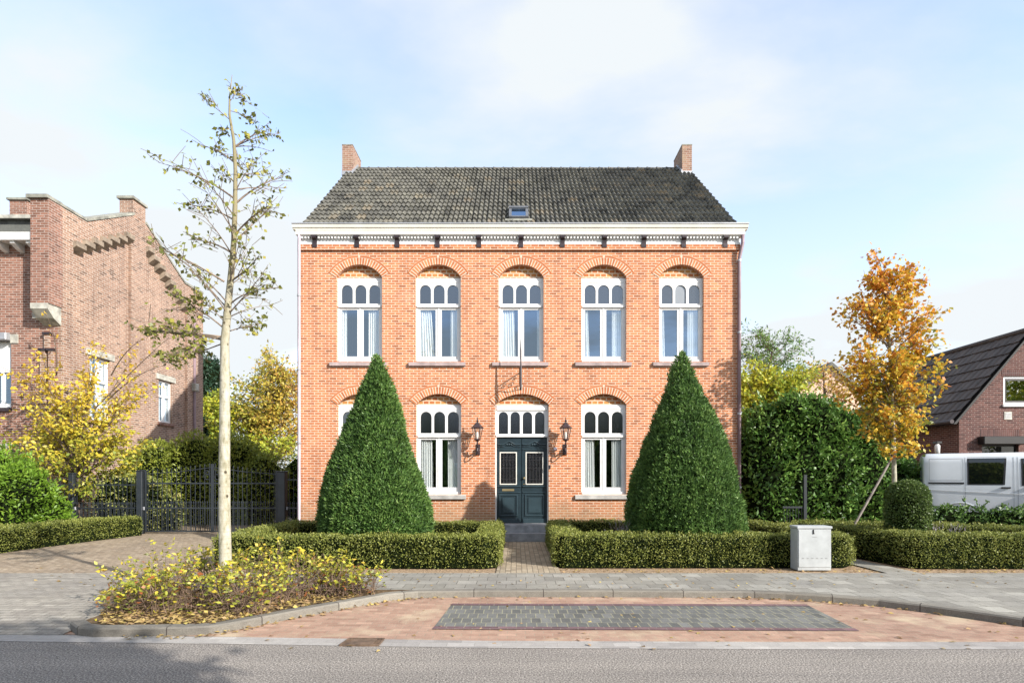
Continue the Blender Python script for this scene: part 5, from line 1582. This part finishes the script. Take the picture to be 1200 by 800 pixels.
yew('tall clipped yew cone right of the front door, broader rounded base', 800,
    [(413, 798.5, 801), (420, 793, 806), (450, 782, 818.5), (485, 766.5, 835), (520, 753.5, 850), (555, 743, 861.5), (590, 735.5, 869), (610, 733.5, 871), (630, 735, 870), (690, 739, 867)], 12.35, 2)

# round-topped small topiary
d = 12.0; xc = gx(1063.5, d)
t = thing('round_topiary', 'small dark round-topped clipped shrub inside the right hedge frame', 'topiary', (xc, d, 0))
n = 16000; zt = gz(563, d); R = gx(1086.5, d) - xc
z = RS.uniform(.05, 1, n); 
def rprof(z_):
    zz_ = z_ * zt
    return np.where(zz_ < zt - R, R * (.93 + .07 * np.minimum(1, zz_ / (zt - R))), np.sqrt(np.maximum(0, R * R - (zz_ - (zt - R)) ** 2)))
m2 = int(n * .45)
dd = unit(RS.normal(size=(m2, 3))); dd[:, 2] = np.abs(dd[:, 2])
p1 = np.column_stack([xc + R * dd[:, 0], d + R * dd[:, 1], (zt - R) + R * dd[:, 2]])
a = RS.uniform(0, 2 * PI, n - m2); zz = RS.uniform(.1, zt - R, n - m2); rr = R * (.94 + .06 * zz / (zt - R))
p2 = np.column_stack([xc + rr * np.cos(a), d + rr * np.sin(a), zz]); n2 = np.column_stack([np.cos(a), np.sin(a), 0 * a])
p = np.vstack([p1, p2]); nn = np.vstack([dd, n2])
dep = RS.uniform(-.06, .012, n) + .02 * wob(p, 5)
p = p + nn * dep[:, None]
leaf_mesh('foliage', p, nn * .8 + RS.normal(size=(n, 3)) * .6, .04, .022, M['topiary'], t, Nn=nn + RS.normal(size=(n, 3)) * .5, rnd=.45 + .2 * RS.normal(size=n) + .1 * wob(p, 6))
MB().lathe([(R * .84, .03), (R * .86, zt - R), (R * .62, zt - R + R * .6), (R * .3, zt - .1), (.01, zt - .07)], (xc, d, 0), 18).build('shade_core', M['core'], t)  # dark filler inside, its colour acts as leaf shade

# lavender tufts
def lavender(label, px, d, r, h, n=700):
    x = gx(px, d)
    t = thing('lavender', label, 'plant', (x, d, 0), 'lavender tufts inside the hedge frames')
    m = MB(); P_, T_ = [], []
    for k in range(70):
        a = random.uniform(0, 6.28); q = random.uniform(0, r * .5)
        b = Vector((x + q * math.cos(a), d + q * math.sin(a), 0)); tp = Vector((x + (q + r * .6) * math.cos(a) * random.uniform(.6, 1.2), d + (q + r * .6) * math.sin(a), h * random.uniform(.7, 1.05)))
        m.tube([b, (b + tp) / 2 + Vector((0, 0, .05)), tp], [.006, .005, .004], 4, cap=False)
        for j in range(n // 70):
            s_ = random.uniform(.3, 1); P_.append(b.lerp(tp, s_)); T_.append((tp - b).normalized() + Vector((random.gauss(0, .4), random.gauss(0, .4), .2)))
    m.build('stems', M['twig'], t)
    leaf_mesh('foliage', np.array([tuple(v) for v in P_]), np.array([tuple(v) for v in T_]), .07, .012, M['lavender'], t)
lavender('grey lavender tuft beside the right yew cone', 735, 12.3, .38, .78)
lavender('purple-grey lavender tuft beside the round-topped topiary', 1096, 11.9, .5, .74)

# ================================================================== BUSHES
def blobs(spec, d0=0):
    return [tuple(s) for s in spec]
t = thing('laurel_hedge', 'large glossy dark green laurel hedge right of the orange house', 'hedge', (8.9, 17.4, 0))
bush(t, [(7.2, 17.3, 1.6, 1.0, .9, 2.0), (8.3, 17.4, 1.8, 1.1, .9, 2.35), (9.3, 17.5, 1.7, 1.0, 1.0, 2.0), (10.3, 17.6, 1.5, 1.0, .95, 1.9), (8.7, 17.2, 3.2, .9, .7, 1.0), (7.4, 17.3, 2.8, .8, .8, 1.1), (9.5, 17.3, 3.1, .6, .6, .8), (11.2, 17.8, 1.2, .8, .8, 1.6), (12.1, 18.2, .9, .8, .7, 1.4), (10.4, 17.4, 2.9, .6, .6, .7), (8.0, 16.9, 3.6, .4, .4, .45)],
     44000, .15, .06, M['laurel'], shell=.34, sprig=.55)
t = thing('ivy_hedge', 'low leafy ivy hedge in front of the parked van', 'hedge', (11.6, 14.1, 0))
bush(t, [(9.9 + .55 * k, 14.25 - .16 * k, .45, .5, .36, .56 + .05 * math.sin(k * 2.1)) for k in range(9)], 12000, .075, .05, M['ivy'], shell=.2)
t = thing('green_bush', 'bright fresh green bush at the left edge behind the driveway hedge', 'bush', (-13.5, 15.4, 0))
bush(t, [(-14.1, 15.6, 1.1, 1.0, .9, 1.45), (-13.1, 15.3, .9, .8, .8, 1.2), (-14.9, 15.5, 1.2, .9, .9, 1.5), (-12.6, 15.6, .5, .5, .6, .8)], 26000, .11, .04, M['fresh'], shell=.3, clump=1)
t = thing('variegated_bush', 'pale variegated bush behind the iron fence near the left gate post', 'bush', (-11.9, 18.1, 0))
bush(t, [(-12.4, 18.1, .8, .8, .45, 1.1), (-11.5, 18.15, .8, .6, .4, .95), (-11.0, 18.3, .5, .45, .4, .7)], 5000, .09, .05, M['variegated'], shell=.35)
t = thing('dark_hedge', 'broad dull green hedge behind the driveway gate', 'hedge', (-10.6, 21, 0))
bush(t, [(-12.9, 20.9, 1.3, 1.3, .8, 1.7), (-11.6, 21, 1.5, 1.3, .9, 1.85), (-10.3, 21.1, 1.5, 1.3, .9, 1.8), (-9.2, 21.0, 1.2, 1.0, .8, 1.4), (-13.6, 20.8, 1.0, .9, .7, 1.4)], 40000, .11, .035, M['dim'], shell=.2)
t = thing('fine_leaved_bush', 'lighter green rounded bush beside the left wall of the orange house', 'bush', (-8.2, 22.2, 0))
bush(t, [(-8.2, 22.3, 1.2, 1.0, .9, 1.5), (-7.4, 22.5, .9, .8, .8, 1.2)], 7000, .09, .03, M['fresh'], shell=.3)

# ================================================================== TREES
def polyline_twigs(base, tip, sag, n=6):
    mid = (base + tip) / 2 + Vector((random.gauss(0, .06), random.gauss(0, .06), sag)) * (tip - base).length
    return bez(base, mid, tip, n)
class Tree:
    def __init__(self, name, label, cat, base, group=None):
        self.t = thing(name, label, cat, base, group); self.tr = MB(); self.br = MB(); self.P = []; self.T = []
    def trunk(self, pts, r, seg=12): self.tr.tube(pts, r, seg); self.axis = [Vector(p) for p in pts]
    def at(self, z):
        for a, b in zip(self.axis, self.axis[1:]):
            if a.z <= z <= b.z: return a.lerp(b, (z - a.z) / max(1e-6, b.z - a.z))
        return self.axis[-1]
    def branch(self, base, tip, r, twigs, tl, leaves, sag=.12, spread=.06, start=.35, n=8, subtw=2):
        pts = polyline_twigs(base, tip, -sag if sag else 0, n)
        self.br.tube(pts, [r * (1 - .8 * i / (n - 1)) for i in range(n)], 5, cap=False)
        for k in range(twigs):
            s_ = start + (1 - start) * (k + random.random()) / max(1, twigs)
            i = min(n - 2, int(s_ * (n - 1))); b = pts[i].lerp(pts[i + 1], s_ * (n - 1) - i)
            dr = (tip - base).normalized() * .6 + Vector((random.gauss(0, .6), random.gauss(0, .6), random.gauss(.25, .45)))
            l = tl * random.uniform(.5, 1.2); e = b + dr.normalized() * l
            q = bez(b, (b + e) / 2 + Vector((0, 0, random.uniform(-.1, .12) * l)), e, 4)
            self.br.tube(q, [max(.003, r * .3), .004, .0035, .003], 4, cap=False)
            for j in range(leaves):
                u = random.uniform(.25, 1.05)
                c = b.lerp(e, u) + Vector((random.gauss(0, spread), random.gauss(0, spread), random.gauss(0, spread)))
                self.P.append(c); self.T.append(Vector((random.gauss(0, .7), random.gauss(0, .7), random.gauss(-.35, .6))) + dr.normalized() * .3)
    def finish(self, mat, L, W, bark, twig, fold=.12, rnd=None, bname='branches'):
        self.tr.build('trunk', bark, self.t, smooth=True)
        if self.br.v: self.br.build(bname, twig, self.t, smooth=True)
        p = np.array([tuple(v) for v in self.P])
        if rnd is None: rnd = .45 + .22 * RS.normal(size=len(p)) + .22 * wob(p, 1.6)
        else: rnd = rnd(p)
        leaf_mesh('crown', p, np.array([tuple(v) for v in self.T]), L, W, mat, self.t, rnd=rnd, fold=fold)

# pale street tree
D = 8.07
def tp(px, py, dy=0.0): q = P(px, py, D); return Vector((q.x, q.y + dy, q.z))
tr = Tree('street_tree', 'tall slender half-bare street tree with pale trunk in the kerbside bed', 'tree', (P(264, 703, D).x, D, 0))
axis = [tp(264.5, 706), tp(264.5, 690), tp(264, 650), tp(263, 600), tp(263, 540), tp(263.5, 470), tp(263.5, 400), tp(267, 360), tp(271, 320), tp(274, 285), tp(275.5, 240), tp(276, 200), tp(274, 165), tp(269, 135), tp(269, 115), tp(272, 88)]
rad = [.105, .09, .082, .078, .074, .068, .058, .048, .042, .037, .031, .026, .021, .016, .011, .004]
tr.trunk(axis, rad, 14)
br = [((275.7, 172), (311, 146), .016), ((275.5, 172), (318, 137), .012), ((274, 190), (227, 158), .016), ((274, 232), (201, 208), .018), ((278, 237), (330, 200), .018), ((273, 257), (201, 233), .016),
      ((275, 275), (330, 252), .017), ((271, 296), (198, 268), .018), ((274, 285), (302, 226), .015), ((263, 330), (192, 300), .018), ((270, 330), (322, 318), .016),
      ((271, 355), (347, 349), .014), ((264, 372), (318, 330), .015), ((263, 395), (188, 397), .020), ((262, 398), (150, 383), .022), ((263, 385), (205, 350), .016), ((263, 390), (300, 372), .012),
      ((269, 140), (243, 125), .008), ((270, 130), (292, 128), .007), ((269, 120), (279, 103), .006), ((270, 108), (274, 96), .004), ((268, 150), (245, 142), .007), ((265, 360), (225, 318), .013), ((268, 340), (296, 282), .013), ((275, 215), (240, 190), .01), ((276, 225), (308, 190), .01), ((262, 402), (172, 420), .013), ((263, 392), (215, 425), .011), ((264, 378), (236, 352), .01)]
for (a, b, r) in br:
    dy = random.uniform(-.55, .55)
    base, tip = tp(*a), tp(268 + (b[0] - 268) * .93, b[1], dy)
    L_ = (tip - base).length
    low = a[1] > 376
    tr.branch(base, tip, r * .8, int(5 + L_ * (15 if low else 7)), .22 if a[1] > 180 else .10, 5 if low else 3, sag=-.10 if not low else -.04, spread=.03, start=.3)
    tr.branch(base.lerp(tip, .3), base.lerp(tip, .95) + Vector((random.gauss(0, .10), random.gauss(0, .2), random.gauss(.02, .1) if a[1] > 180 else 0)), r * .4, 4, .3 if a[1] > 180 else .1, 1, sag=-.08, spread=.02, start=.2)
# branches towards and away from the road
for k in range(14):
    zpx = random.uniform(170, 395); b0 = tp(np.interp(zpx, [88, 140, 200, 285, 400], [272, 269, 276, 274, 263.5]), zpx)
    l = np.interp(zpx, [150, 400], [.4, .95]); s_ = random.choice((-1, 1))
    tip = b0 + Vector((random.uniform(-.45, .45), s_ * l, l * .5))
    tr.branch(b0, tip, .010, 6, .26, 2, sag=-.1, spread=.03, start=.3)
tr.finish(M['olive'], .066, .048, M['palebark'], M['twig'])

# generic branchy tree with crown made of ellipsoids
def crown_tree(name, label, base, axis, rad, ells, nb, twigs, tl, leaves, mat, L, W, bark='bark', twigm='twig', r=.02, spread=.06, zlow=None, rnd=None, group=None, seg=10):
    t = Tree(name, label, 'tree', base, group)
    t.trunk(axis, rad, seg)
    vol = [e[3] * e[4] * e[5] for e in ells]; s_ = sum(vol)
    for e, v in zip(ells, vol):
        for k in range(max(1, int(nb * v / s_))):
            dv = Vector((random.gauss(0, 1), random.gauss(0, 1), random.gauss(0, 1))).normalized() * random.uniform(.55, 1) 
            tip = Vector((e[0] + dv.x * e[3], e[1] + dv.y * e[4], e[2] + dv.z * e[5]))
            zmin = axis[0][2] + (axis[-1][2] - axis[0][2]) * .25 if zlow is None else zlow
            hz = math.hypot(tip.x - base[0], tip.y - base[1])
            b = t.at(max(zmin, min(axis[-1][2] - .05, tip.z - hz * random.uniform(.5, 1.0))))
            t.branch(b, tip, r * random.uniform(.5, 1), twigs, tl, leaves, sag=-.08, spread=spread, start=.35)
    t.finish(mat, L, W, M[bark], M[twigm], rnd=rnd)
# golden maple
d = 14.0; X = lambda px: gx(px, d); Z = lambda py: gz(py, d)
ax = [(X(1049), d, 0), (X(1048.5), d, Z(600)), (X(1048), d, Z(560)), (X(1047), d, Z(520)), (X(1045), d, Z(460)), (X(1042), d, Z(400)), (X(1038), d, Z(340)), (X(1030), d, Z(303))]
crown_tree('golden_maple', 'young maple with golden orange autumn leaves right of the laurel hedge', (X(1049), d, 0), ax, [.075, .065, .055, .05, .042, .033, .022, .008],
           [(X(1028), d, Z(318), .34, .4, .5), (X(1036), d, Z(345), .6, .6, .5), (X(1062), d, Z(338), .5, .5, .6), (X(1016), d, Z(372), .65, .7, .5), (X(1064), d, Z(392), .75, .8, .7), (X(1015), d, Z(425), .75, .9, .55), (X(1064), d, Z(445), .85, 1.0, .55), (X(1002), d, Z(462), .55, .8, .35), (X(1046), d, Z(490), .95, .9, .5), (X(1052), d, Z(528), .5, .5, .5), (X(1006), d, Z(508), .3, .4, .2)],
           118, 9, .33, 8, M['gold'], .10, .085, bark='palebark', spread=.07,
           rnd=lambda p: .50 + .19 * RS.normal(size=len(p)) + .20 * wob(p, 2.2) + .15 * (p[:, 2] - 4) / 2)
# stake
t = MB().tube([(gx(985, 13.6), 13.6, .0), (X(1046), 13.93, Z(531))], .026, 8).build('tree_stake', M['stake'], None, loc=(gx(985, 13.6), 13.6, 0))
tag(t, 'leaning grey wooden stake propping the golden maple', 'stake')
# yellow shrub on the left
d = 17.9; X = lambda px: gx(px, d); Z = lambda py: gz(py, d)
b0 = (X(93), d, 0)
t = Tree('yellow_shrub', 'spreading shrub with yellow autumn leaves in front of the brown brick building', 'shrub', b0)
t.trunk([(X(93), d, 0), (X(92), d, Z(580)), (X(90), d, Z(550)), (X(92), d, Z(520))], [.09, .08, .07, .05], 8)
stems = [((90, 548), (46, 455), 1), ((92, 540), (66, 432), 1), ((92, 530), (100, 445), 1), ((92, 535), (128, 420), 1), ((92, 545), (160, 455), 1), ((90, 550), (150, 500), 1), ((90, 552), (42, 505), 1), ((92, 545), (75, 470), 1),
         ((92, 540), (112, 470), 1), ((92, 545), (135, 470), 1), ((92, 555), (62, 530), 1), ((92, 555), (120, 535), 1), ((92, 560), (90, 545), 1), ((92, 540), (85, 495), 1), ((92, 540), (110, 505), 1), ((92, 545), (60, 490), 1), ((92, 545), (138, 520), 1), ((92, 565), (50, 545), 1), ((92, 565), (140, 552), 1), ((92, 570), (75, 570), 1), ((92, 570), (115, 575), 1), ((92, 560), (160, 530), 1), ((92, 560), (40, 520), 1)]
for (a, b, _) in stems:
    for q in range(3):
        dy = random.uniform(-.9, .5)
        A = Vector((X(a[0]), d, Z(a[1]))); B = Vector((X(b[0] + random.gauss(0, 7)), d + dy, Z(b[1] + random.gauss(0, 7))))
        t.branch(A, B, .02, 10, .38, 8, sag=-.12, spread=.08, start=.4)
for (a, b) in (((110, 480), (205, 398)), ((92, 500), (2, 428)), ((100, 490), (30, 440)), ((75, 470), (4, 500)), ((125, 470), (200, 430)), ((66, 440), (62, 370)), ((130, 440), (175, 400))):
    t.branch(Vector((X(a[0]), d, Z(a[1]))), Vector((X(b[0]), d - .3, Z(b[1]))), .022, 8, .22, 1, sag=-.16, spread=.05, start=.3)
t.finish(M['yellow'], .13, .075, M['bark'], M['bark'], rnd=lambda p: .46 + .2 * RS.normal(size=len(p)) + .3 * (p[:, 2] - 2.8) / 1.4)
# trees behind the gate
d = 37; X = lambda px: gx(px, d); Z = lambda py: gz(py, d)
crown_tree('autumn_tree', 'airy yellow and orange autumn tree behind the driveway gate', (X(315), d, 0), [(X(315), d, 0), (X(314), d, Z(520)), (X(316), d, Z(470)), (X(318), d, Z(430))], [.18, .15, .1, .04],
           [(X(305), d, Z(468), 2.4, 1.7, 2.0), (X(335), d + .4, Z(455), 1.9, 1.7, 1.9), (X(278), d, Z(480), 1.5, 1.4, 1.4), (X(330), d, Z(505), 2.1, 1.4, 1.7), (X(318), d, Z(430), 1.3, 1.1, .9)],
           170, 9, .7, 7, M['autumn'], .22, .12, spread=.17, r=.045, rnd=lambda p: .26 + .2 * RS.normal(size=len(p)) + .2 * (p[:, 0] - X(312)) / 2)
crown_tree('yellow_green_tree', 'yellow-green leafy tree between the conifer and the airy autumn tree', (X(272), d - .8, 0), [(X(272), d - .8, 0), (X(273), d - .8, Z(520)), (X(274), d - .8, Z(470))], [.14, .12, .05],
           [(X(264), d - .8, Z(488), 1.3, 1.1, 1.5), (X(285), d - .8, Z(515), 1.7, 1.1, 1.3), (X(335), d - 1, Z(525), 1.7, 1.0, 1.0)], 80, 9, .6, 8, M['yellowgreen'], .2, .12, spread=.14, r=.04)
d = 40; X = lambda px: gx(px, d); Z = lambda py: gz(py, d)
t = thing('conifer', 'dark green conifer just behind the brown brick building', 'tree', (X(244), d, 0))
MB().tube([(X(244), d, 0), (X(244), d, Z(430))], [.16, .03], 8).build('trunk', M['bark'], t)
bush(t, [(X(245), d, Z(440), 1.0, 1.1, 1.4), (X(240), d, Z(465), 1.3, 1.4, 1.5), (X(246), d, Z(490), 1.5, 1.5, 1.8), (X(240), d, Z(530), 1.7, 1.7, 2.5)], 12000, .27, .07, M['conif'], shell=.4, name='crown')
# right background trees
d = 22; X = lambda px: gx(px, d); Z = lambda py: gz(py, d)
crown_tree('feathery_tree', 'light feathery green tree rising behind the laurel hedge', (X(900), d, 0), [(X(900), d, 0), (X(898), d, Z(500)), (X(900), d, Z(440)), (X(905), d, Z(410))], [.12, .1, .06, .025],
           [(X(885), d, Z(405), .7, .6, .6), (X(915), d, Z(400), .8, .6, .5), (X(942), d, Z(410), .5, .5, .5), (X(900), d, Z(425), 1.2, .8, .7), (X(935), d, Z(432), .9, .7, .4), (X(872), d, Z(388), .4, .4, .4)], 60, 6, .45, 7, M['sumac'], .16, .045, spread=.07, r=.02)
d = 20.5; X = lambda px: gx(px, d); Z = lambda py: gz(py, d)
crown_tree('yellow_bush_tree', 'yellow-green bushy tree between the orange house and the laurel hedge', (X(885), d, 0), [(X(885), d, 0), (X(886), d, Z(520)), (X(888), d, Z(470))], [.1, .08, .04],
           [(X(880), d, Z(448), 1.0, .8, .8), (X(905), d, Z(450), .9, .7, .6), (X(930), d, Z(452), .7, .6, .5), (X(880), d, Z(490), 1.0, .7, .8), (X(945), d, Z(440), .6, .5, .3)], 110, 10, .4, 9, M['yellowgreen'], .13, .075, spread=.09, r=.025)
d = 24; X = lambda px: gx(px, d); Z = lambda py: gz(py, d)
crown_tree('reddish_tree', 'sparse reddish brown tree between laurel hedge and golden maple', (X(968), d, 0), [(X(968), d, 0), (X(967), d, Z(470)), (X(965), d, Z(435))], [.1, .07, .02],
           [(X(962), d, Z(435), .7, .6, .6), (X(985), d, Z(450), .8, .6, .7)], 26, 7, .4, 5, M['autumn'], .13, .07, spread=.1, r=.02)
# tree across the road: only its shadow reaches the picture
crown_tree('opposite_tree', 'leafy street tree across the road whose shadow falls on the asphalt', (4.2, -2.7, 0), [(4.2, -2.7, 0), (4.2, -2.7, 3), (4.2, -2.7, 6.2)], [.16, .13, .05],
           [(4.2, -2.8, 5.6, 2.3, 1.9, 1.5), (2.8, -3.1, 5.2, 1.4, 1.3, 1.2), (5.5, -3.2, 5.3, 1.6, 1.4, 1.3)], 330, 11, .5, 10, M['dim'], .22, .13, spread=.14, r=.04)

crown_tree('yellow_opposite_tree', 'yellow tree across the road mirrored in the upper window of the dark brick house', (33, -1.5, 0), [(33, -1.5, 0), (33, -1.5, 4), (33, -1.5, 8)], [.18, .14, .05],
           [(33, -1.5, 7, 3, 2.5, 2.8), (31, -1.5, 5.5, 2, 2, 1.6)], 60, 9, .6, 8, M['yellowgreen'], .3, .2, spread=.2, r=.05)

# ================================================================== KERBSIDE SHRUBS
lowspots = [(150, 716, .4, .36), (168, 706, .42, .45), (178, 700, .40, .55), (196, 716, .42, .5), (212, 698, .4, .62), (235, 712, .40, .55), (250, 695, .35, .66), (266, 713, .34, .62), (285, 718, .38, .5), (292, 697, .4, .66), (312, 706, .4, .6), (330, 696, .4, .66), (350, 700, .38, .6), (368, 694, .38, .62), (388, 698, .36, .55), (405, 693, .34, .5), (425, 696, .26, .4)]
for i, (px, py, r, h) in enumerate(lowspots):
    c = G(px, py); t = thing('low_shrub', 'low twiggy shrub with yellow-green autumn leaves in the kerbside planting bed', 'shrub', (c.x, c.y, 0), 'low shrubs in the kerbside planting bed')
    m = MB(); PP, TT = [], []
    h *= random.uniform(.88, 1.2); nst = random.randint(26, 42)
    for k in range(nst):
        a = random.uniform(0, 6.28); q = r * random.uniform(.0, .8)
        b = Vector((c.x + q * math.cos(a), c.y + q * .6 * math.sin(a), -.01)); hh = h * random.triangular(.2, 1.12, .8)
        lean = r * random.uniform(.0, .9); a2 = a + random.gauss(0, .8)
        e_ = Vector((b.x + lean * math.cos(a2), b.y + lean * .7 * math.sin(a2), hh))
        pts = bez(b, b + Vector((random.gauss(0, .05), random.gauss(0, .05), hh * .6)), e_, 5)
        m.tube(pts, [.0045, .004, .0035, .003, .002], 4, cap=False)
        for j in range(5):
            s_ = random.uniform(.15, .85); b2 = pts[int(s_ * 4)]; e2 = b2 + Vector((random.gauss(0, .11), random.gauss(0, .11), random.uniform(-.02, .12)))
            m.tube([b2, e2], [.0028, .0015], 4, cap=False)
            if random.random() < .32:
                PP.append(e2); TT.append(Vector((random.gauss(0, 1), random.gauss(0, 1), random.gauss(.2, .4))))
        if random.random() < .62:
            for w_ in range(random.randint(5, 11)):         # rosette at the stem's tip
                PP.append(e_ + Vector((random.gauss(0, .035), random.gauss(0, .035), random.gauss(-.01, .03)))); TT.append(Vector((random.gauss(0, 1), random.gauss(0, 1), random.gauss(.2, .45))))
    m.build('stems', M['stem'], t)
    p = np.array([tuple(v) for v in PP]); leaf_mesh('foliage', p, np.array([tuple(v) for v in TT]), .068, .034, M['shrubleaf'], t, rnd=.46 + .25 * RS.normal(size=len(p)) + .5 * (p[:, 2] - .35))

# fallen leaves ------------------------------------------------------
PP, ZZ = [], []
def strew(a, b, n, w, z, power=1.0):
    for k in range(n):
        s_ = random.random(); q = a.lerp(b, s_); PP.append((q.x + random.gauss(0, .05), q.y + random.uniform(-w, w), z + random.uniform(.004, .02)))
for a, b in zip(KP, KP[1:]):
    if a.x < 8 and b.x > -4.6:
        l = (b - a).length; mid = (a + b) / 2
        dens = 38 if (mid.x < -1.5 or (3 < mid.x < 5.2)) else (9 if mid.x > 0 else 14)
        off = Vector((0, -.09, 0)); strew(a + off, b + off, int(l * dens), .045, ROADZ + .006)
for k in range(4200):                               # in the bed
    px, py = random.uniform(120, 442), random.uniform(691, 732)
    if py > np.interp(px, [130, 250, 337, 400, 445], [732, 730, 714, 703, 694]): continue
    c = G(px, py); PP.append((c.x, c.y, random.uniform(.002, .02)))
for k in range(80):
    c = G(random.uniform(40, 460), random.uniform(664, 690)); PP.append((c.x, c.y, .006))
for k in range(130):
    c = G(random.uniform(440, 1200), random.uniform(665, 689)); PP.append((c.x, c.y, .006 if c.y < PB else -.012))
for k in range(220):
    c = G(random.uniform(650, 1200), random.uniform(664.8, 669.5)); PP.append((c.x, c.y, -.012))
for k in range(90):
    c = G(random.uniform(300, 1200), random.uniform(702, 762), ROADZ); PP.append((c.x, c.y, ROADZ + .01))
PP = np.array(PP); n = len(PP)
T = np.column_stack([RS.normal(size=(n, 2)), RS.normal(0, .12, n)])
o = leaf_mesh('fallen_leaves', PP, T, .062, .042, M['dead'], None, loc=(0, 8, 0), Nn=np.column_stack([RS.normal(0, .3, (n, 2)), np.ones(n)]), fold=.1)
tag(o, 'scattered yellow fallen leaves along the kerb and paving', 'leaves', kind='stuff')

# ================================================================== LIGHT, SKY, CAMERA
AZ, EL = math.radians(52), math.radians(26.5)       # sun behind the camera to the right
sd = Vector((math.sin(AZ) * math.cos(EL), -math.cos(AZ) * math.cos(EL), math.sin(EL)))
sun = bpy.data.lights.new('sun', 'SUN'); sun.energy = 3.6; sun.angle = math.radians(.53); sun.color = (1.0, .945, .87)
so = bpy.data.objects.new('sun', sun); COL.objects.link(so); so.rotation_euler = (-sd).to_track_quat('-Z', 'Y').to_euler(); so.location = sd * 60
wd = bpy.data.worlds.new('World'); SC.world = wd; wd.use_nodes = True
nt = wd.node_tree; bg = nt.nodes['Background']
sky = nt.nodes.new('ShaderNodeTexSky'); sky.sky_type = 'NISHITA'; sky.sun_disc = False
sky.sun_elevation = EL; sky.sun_rotation = PI - AZ; sky.air_density = 1.0; sky.dust_density = .8; sky.ozone_density = 1.2
tc = nt.nodes.new('ShaderNodeTexCoord'); sp = nt.nodes.new('ShaderNodeSeparateXYZ'); nt.links.new(tc.outputs['Generated'], sp.inputs[0])
mz = nt.nodes.new('ShaderNodeMath'); mz.operation = 'MAXIMUM'; mz.inputs[1].default_value = 0; nt.links.new(sp.outputs['Z'], mz.inputs[0])
az_ = nt.nodes.new('ShaderNodeMath'); az_.operation = 'ADD'; az_.inputs[1].default_value = .22; nt.links.new(mz.outputs[0], az_.inputs[0])
cb_ = nt.nodes.new('ShaderNodeCombineXYZ')
for k, ax_ in enumerate('XY'):
    dv = nt.nodes.new('ShaderNodeMath'); dv.operation = 'DIVIDE'; nt.links.new(sp.outputs[ax_], dv.inputs[0]); nt.links.new(az_.outputs[0], dv.inputs[1]); nt.links.new(dv.outputs[0], cb_.inputs[k])
mp = nt.nodes.new('ShaderNodeMapping'); mp.inputs['Location'].default_value = (5.3, 2.4, 0); mp.inputs['Rotation'].default_value = (0, 0, .5); mp.inputs['Scale'].default_value = (1.0, 1.5, 1); nt.links.new(cb_.outputs[0], mp.inputs[0])
n1 = noise_node(nt, mp.outputs[0], 1.0, 9, .53); n1.inputs['Distortion'].default_value = .15
r1 = ramp(nt, n1.outputs['Fac'], [(.35, C(.10, .10, .10)), (.47, C(.5, .5, .5)), (.58, C(1, 1, 1))])
hz = nt.nodes.new('ShaderNodeMapRange'); hz.inputs['From Min'].default_value = 0.02; hz.inputs['From Max'].default_value = .6; hz.inputs['To Min'].default_value = .95; hz.inputs['To Max'].default_value = 0.0
nt.links.new(sp.outputs['Z'], hz.inputs['Value'])
mx_ = nt.nodes.new('ShaderNodeMath'); mx_.operation = 'MAXIMUM'; mx_.use_clamp = True
nt.links.new(r1.outputs['Color'], mx_.inputs[0]); nt.links.new(hz.outputs[0], mx_.inputs[1])
bs = mixc(nt, sky.outputs['Color'], C(1.22, 1.17, 1.2), 1.0, 'MULTIPLY')
out = mixc(nt, bs, C(2.42, 2.56, 2.66), mx_.outputs[0])
nt.links.new(out, bg.inputs['Color']); bg.inputs['Strength'].default_value = .15

cam = bpy.data.cameras.new('camera'); co = bpy.data.objects.new('camera', cam); COL.objects.link(co)
co.location = (0, 0, H); co.rotation_euler = (PI / 2, 0, 0)
cam.sensor_fit = 'HORIZONTAL'; cam.sensor_width = 36; cam.lens = 36 * F / 1200
cam.shift_x = (600 - CX) / 1200; cam.shift_y = (HY - 400) / 1200
cam.clip_start = .05; cam.clip_end = 2000
SC.camera = co
SC.view_settings.view_transform = 'Standard'; SC.view_settings.look = 'None'; SC.view_settings.exposure = 1.3; SC.view_settings.gamma = 1
SC.view_settings.use_curve_mapping = False
SC.cycles.max_bounces = 8; SC.cycles.transparent_max_bounces = 12; SC.cycles.use_denoising = True
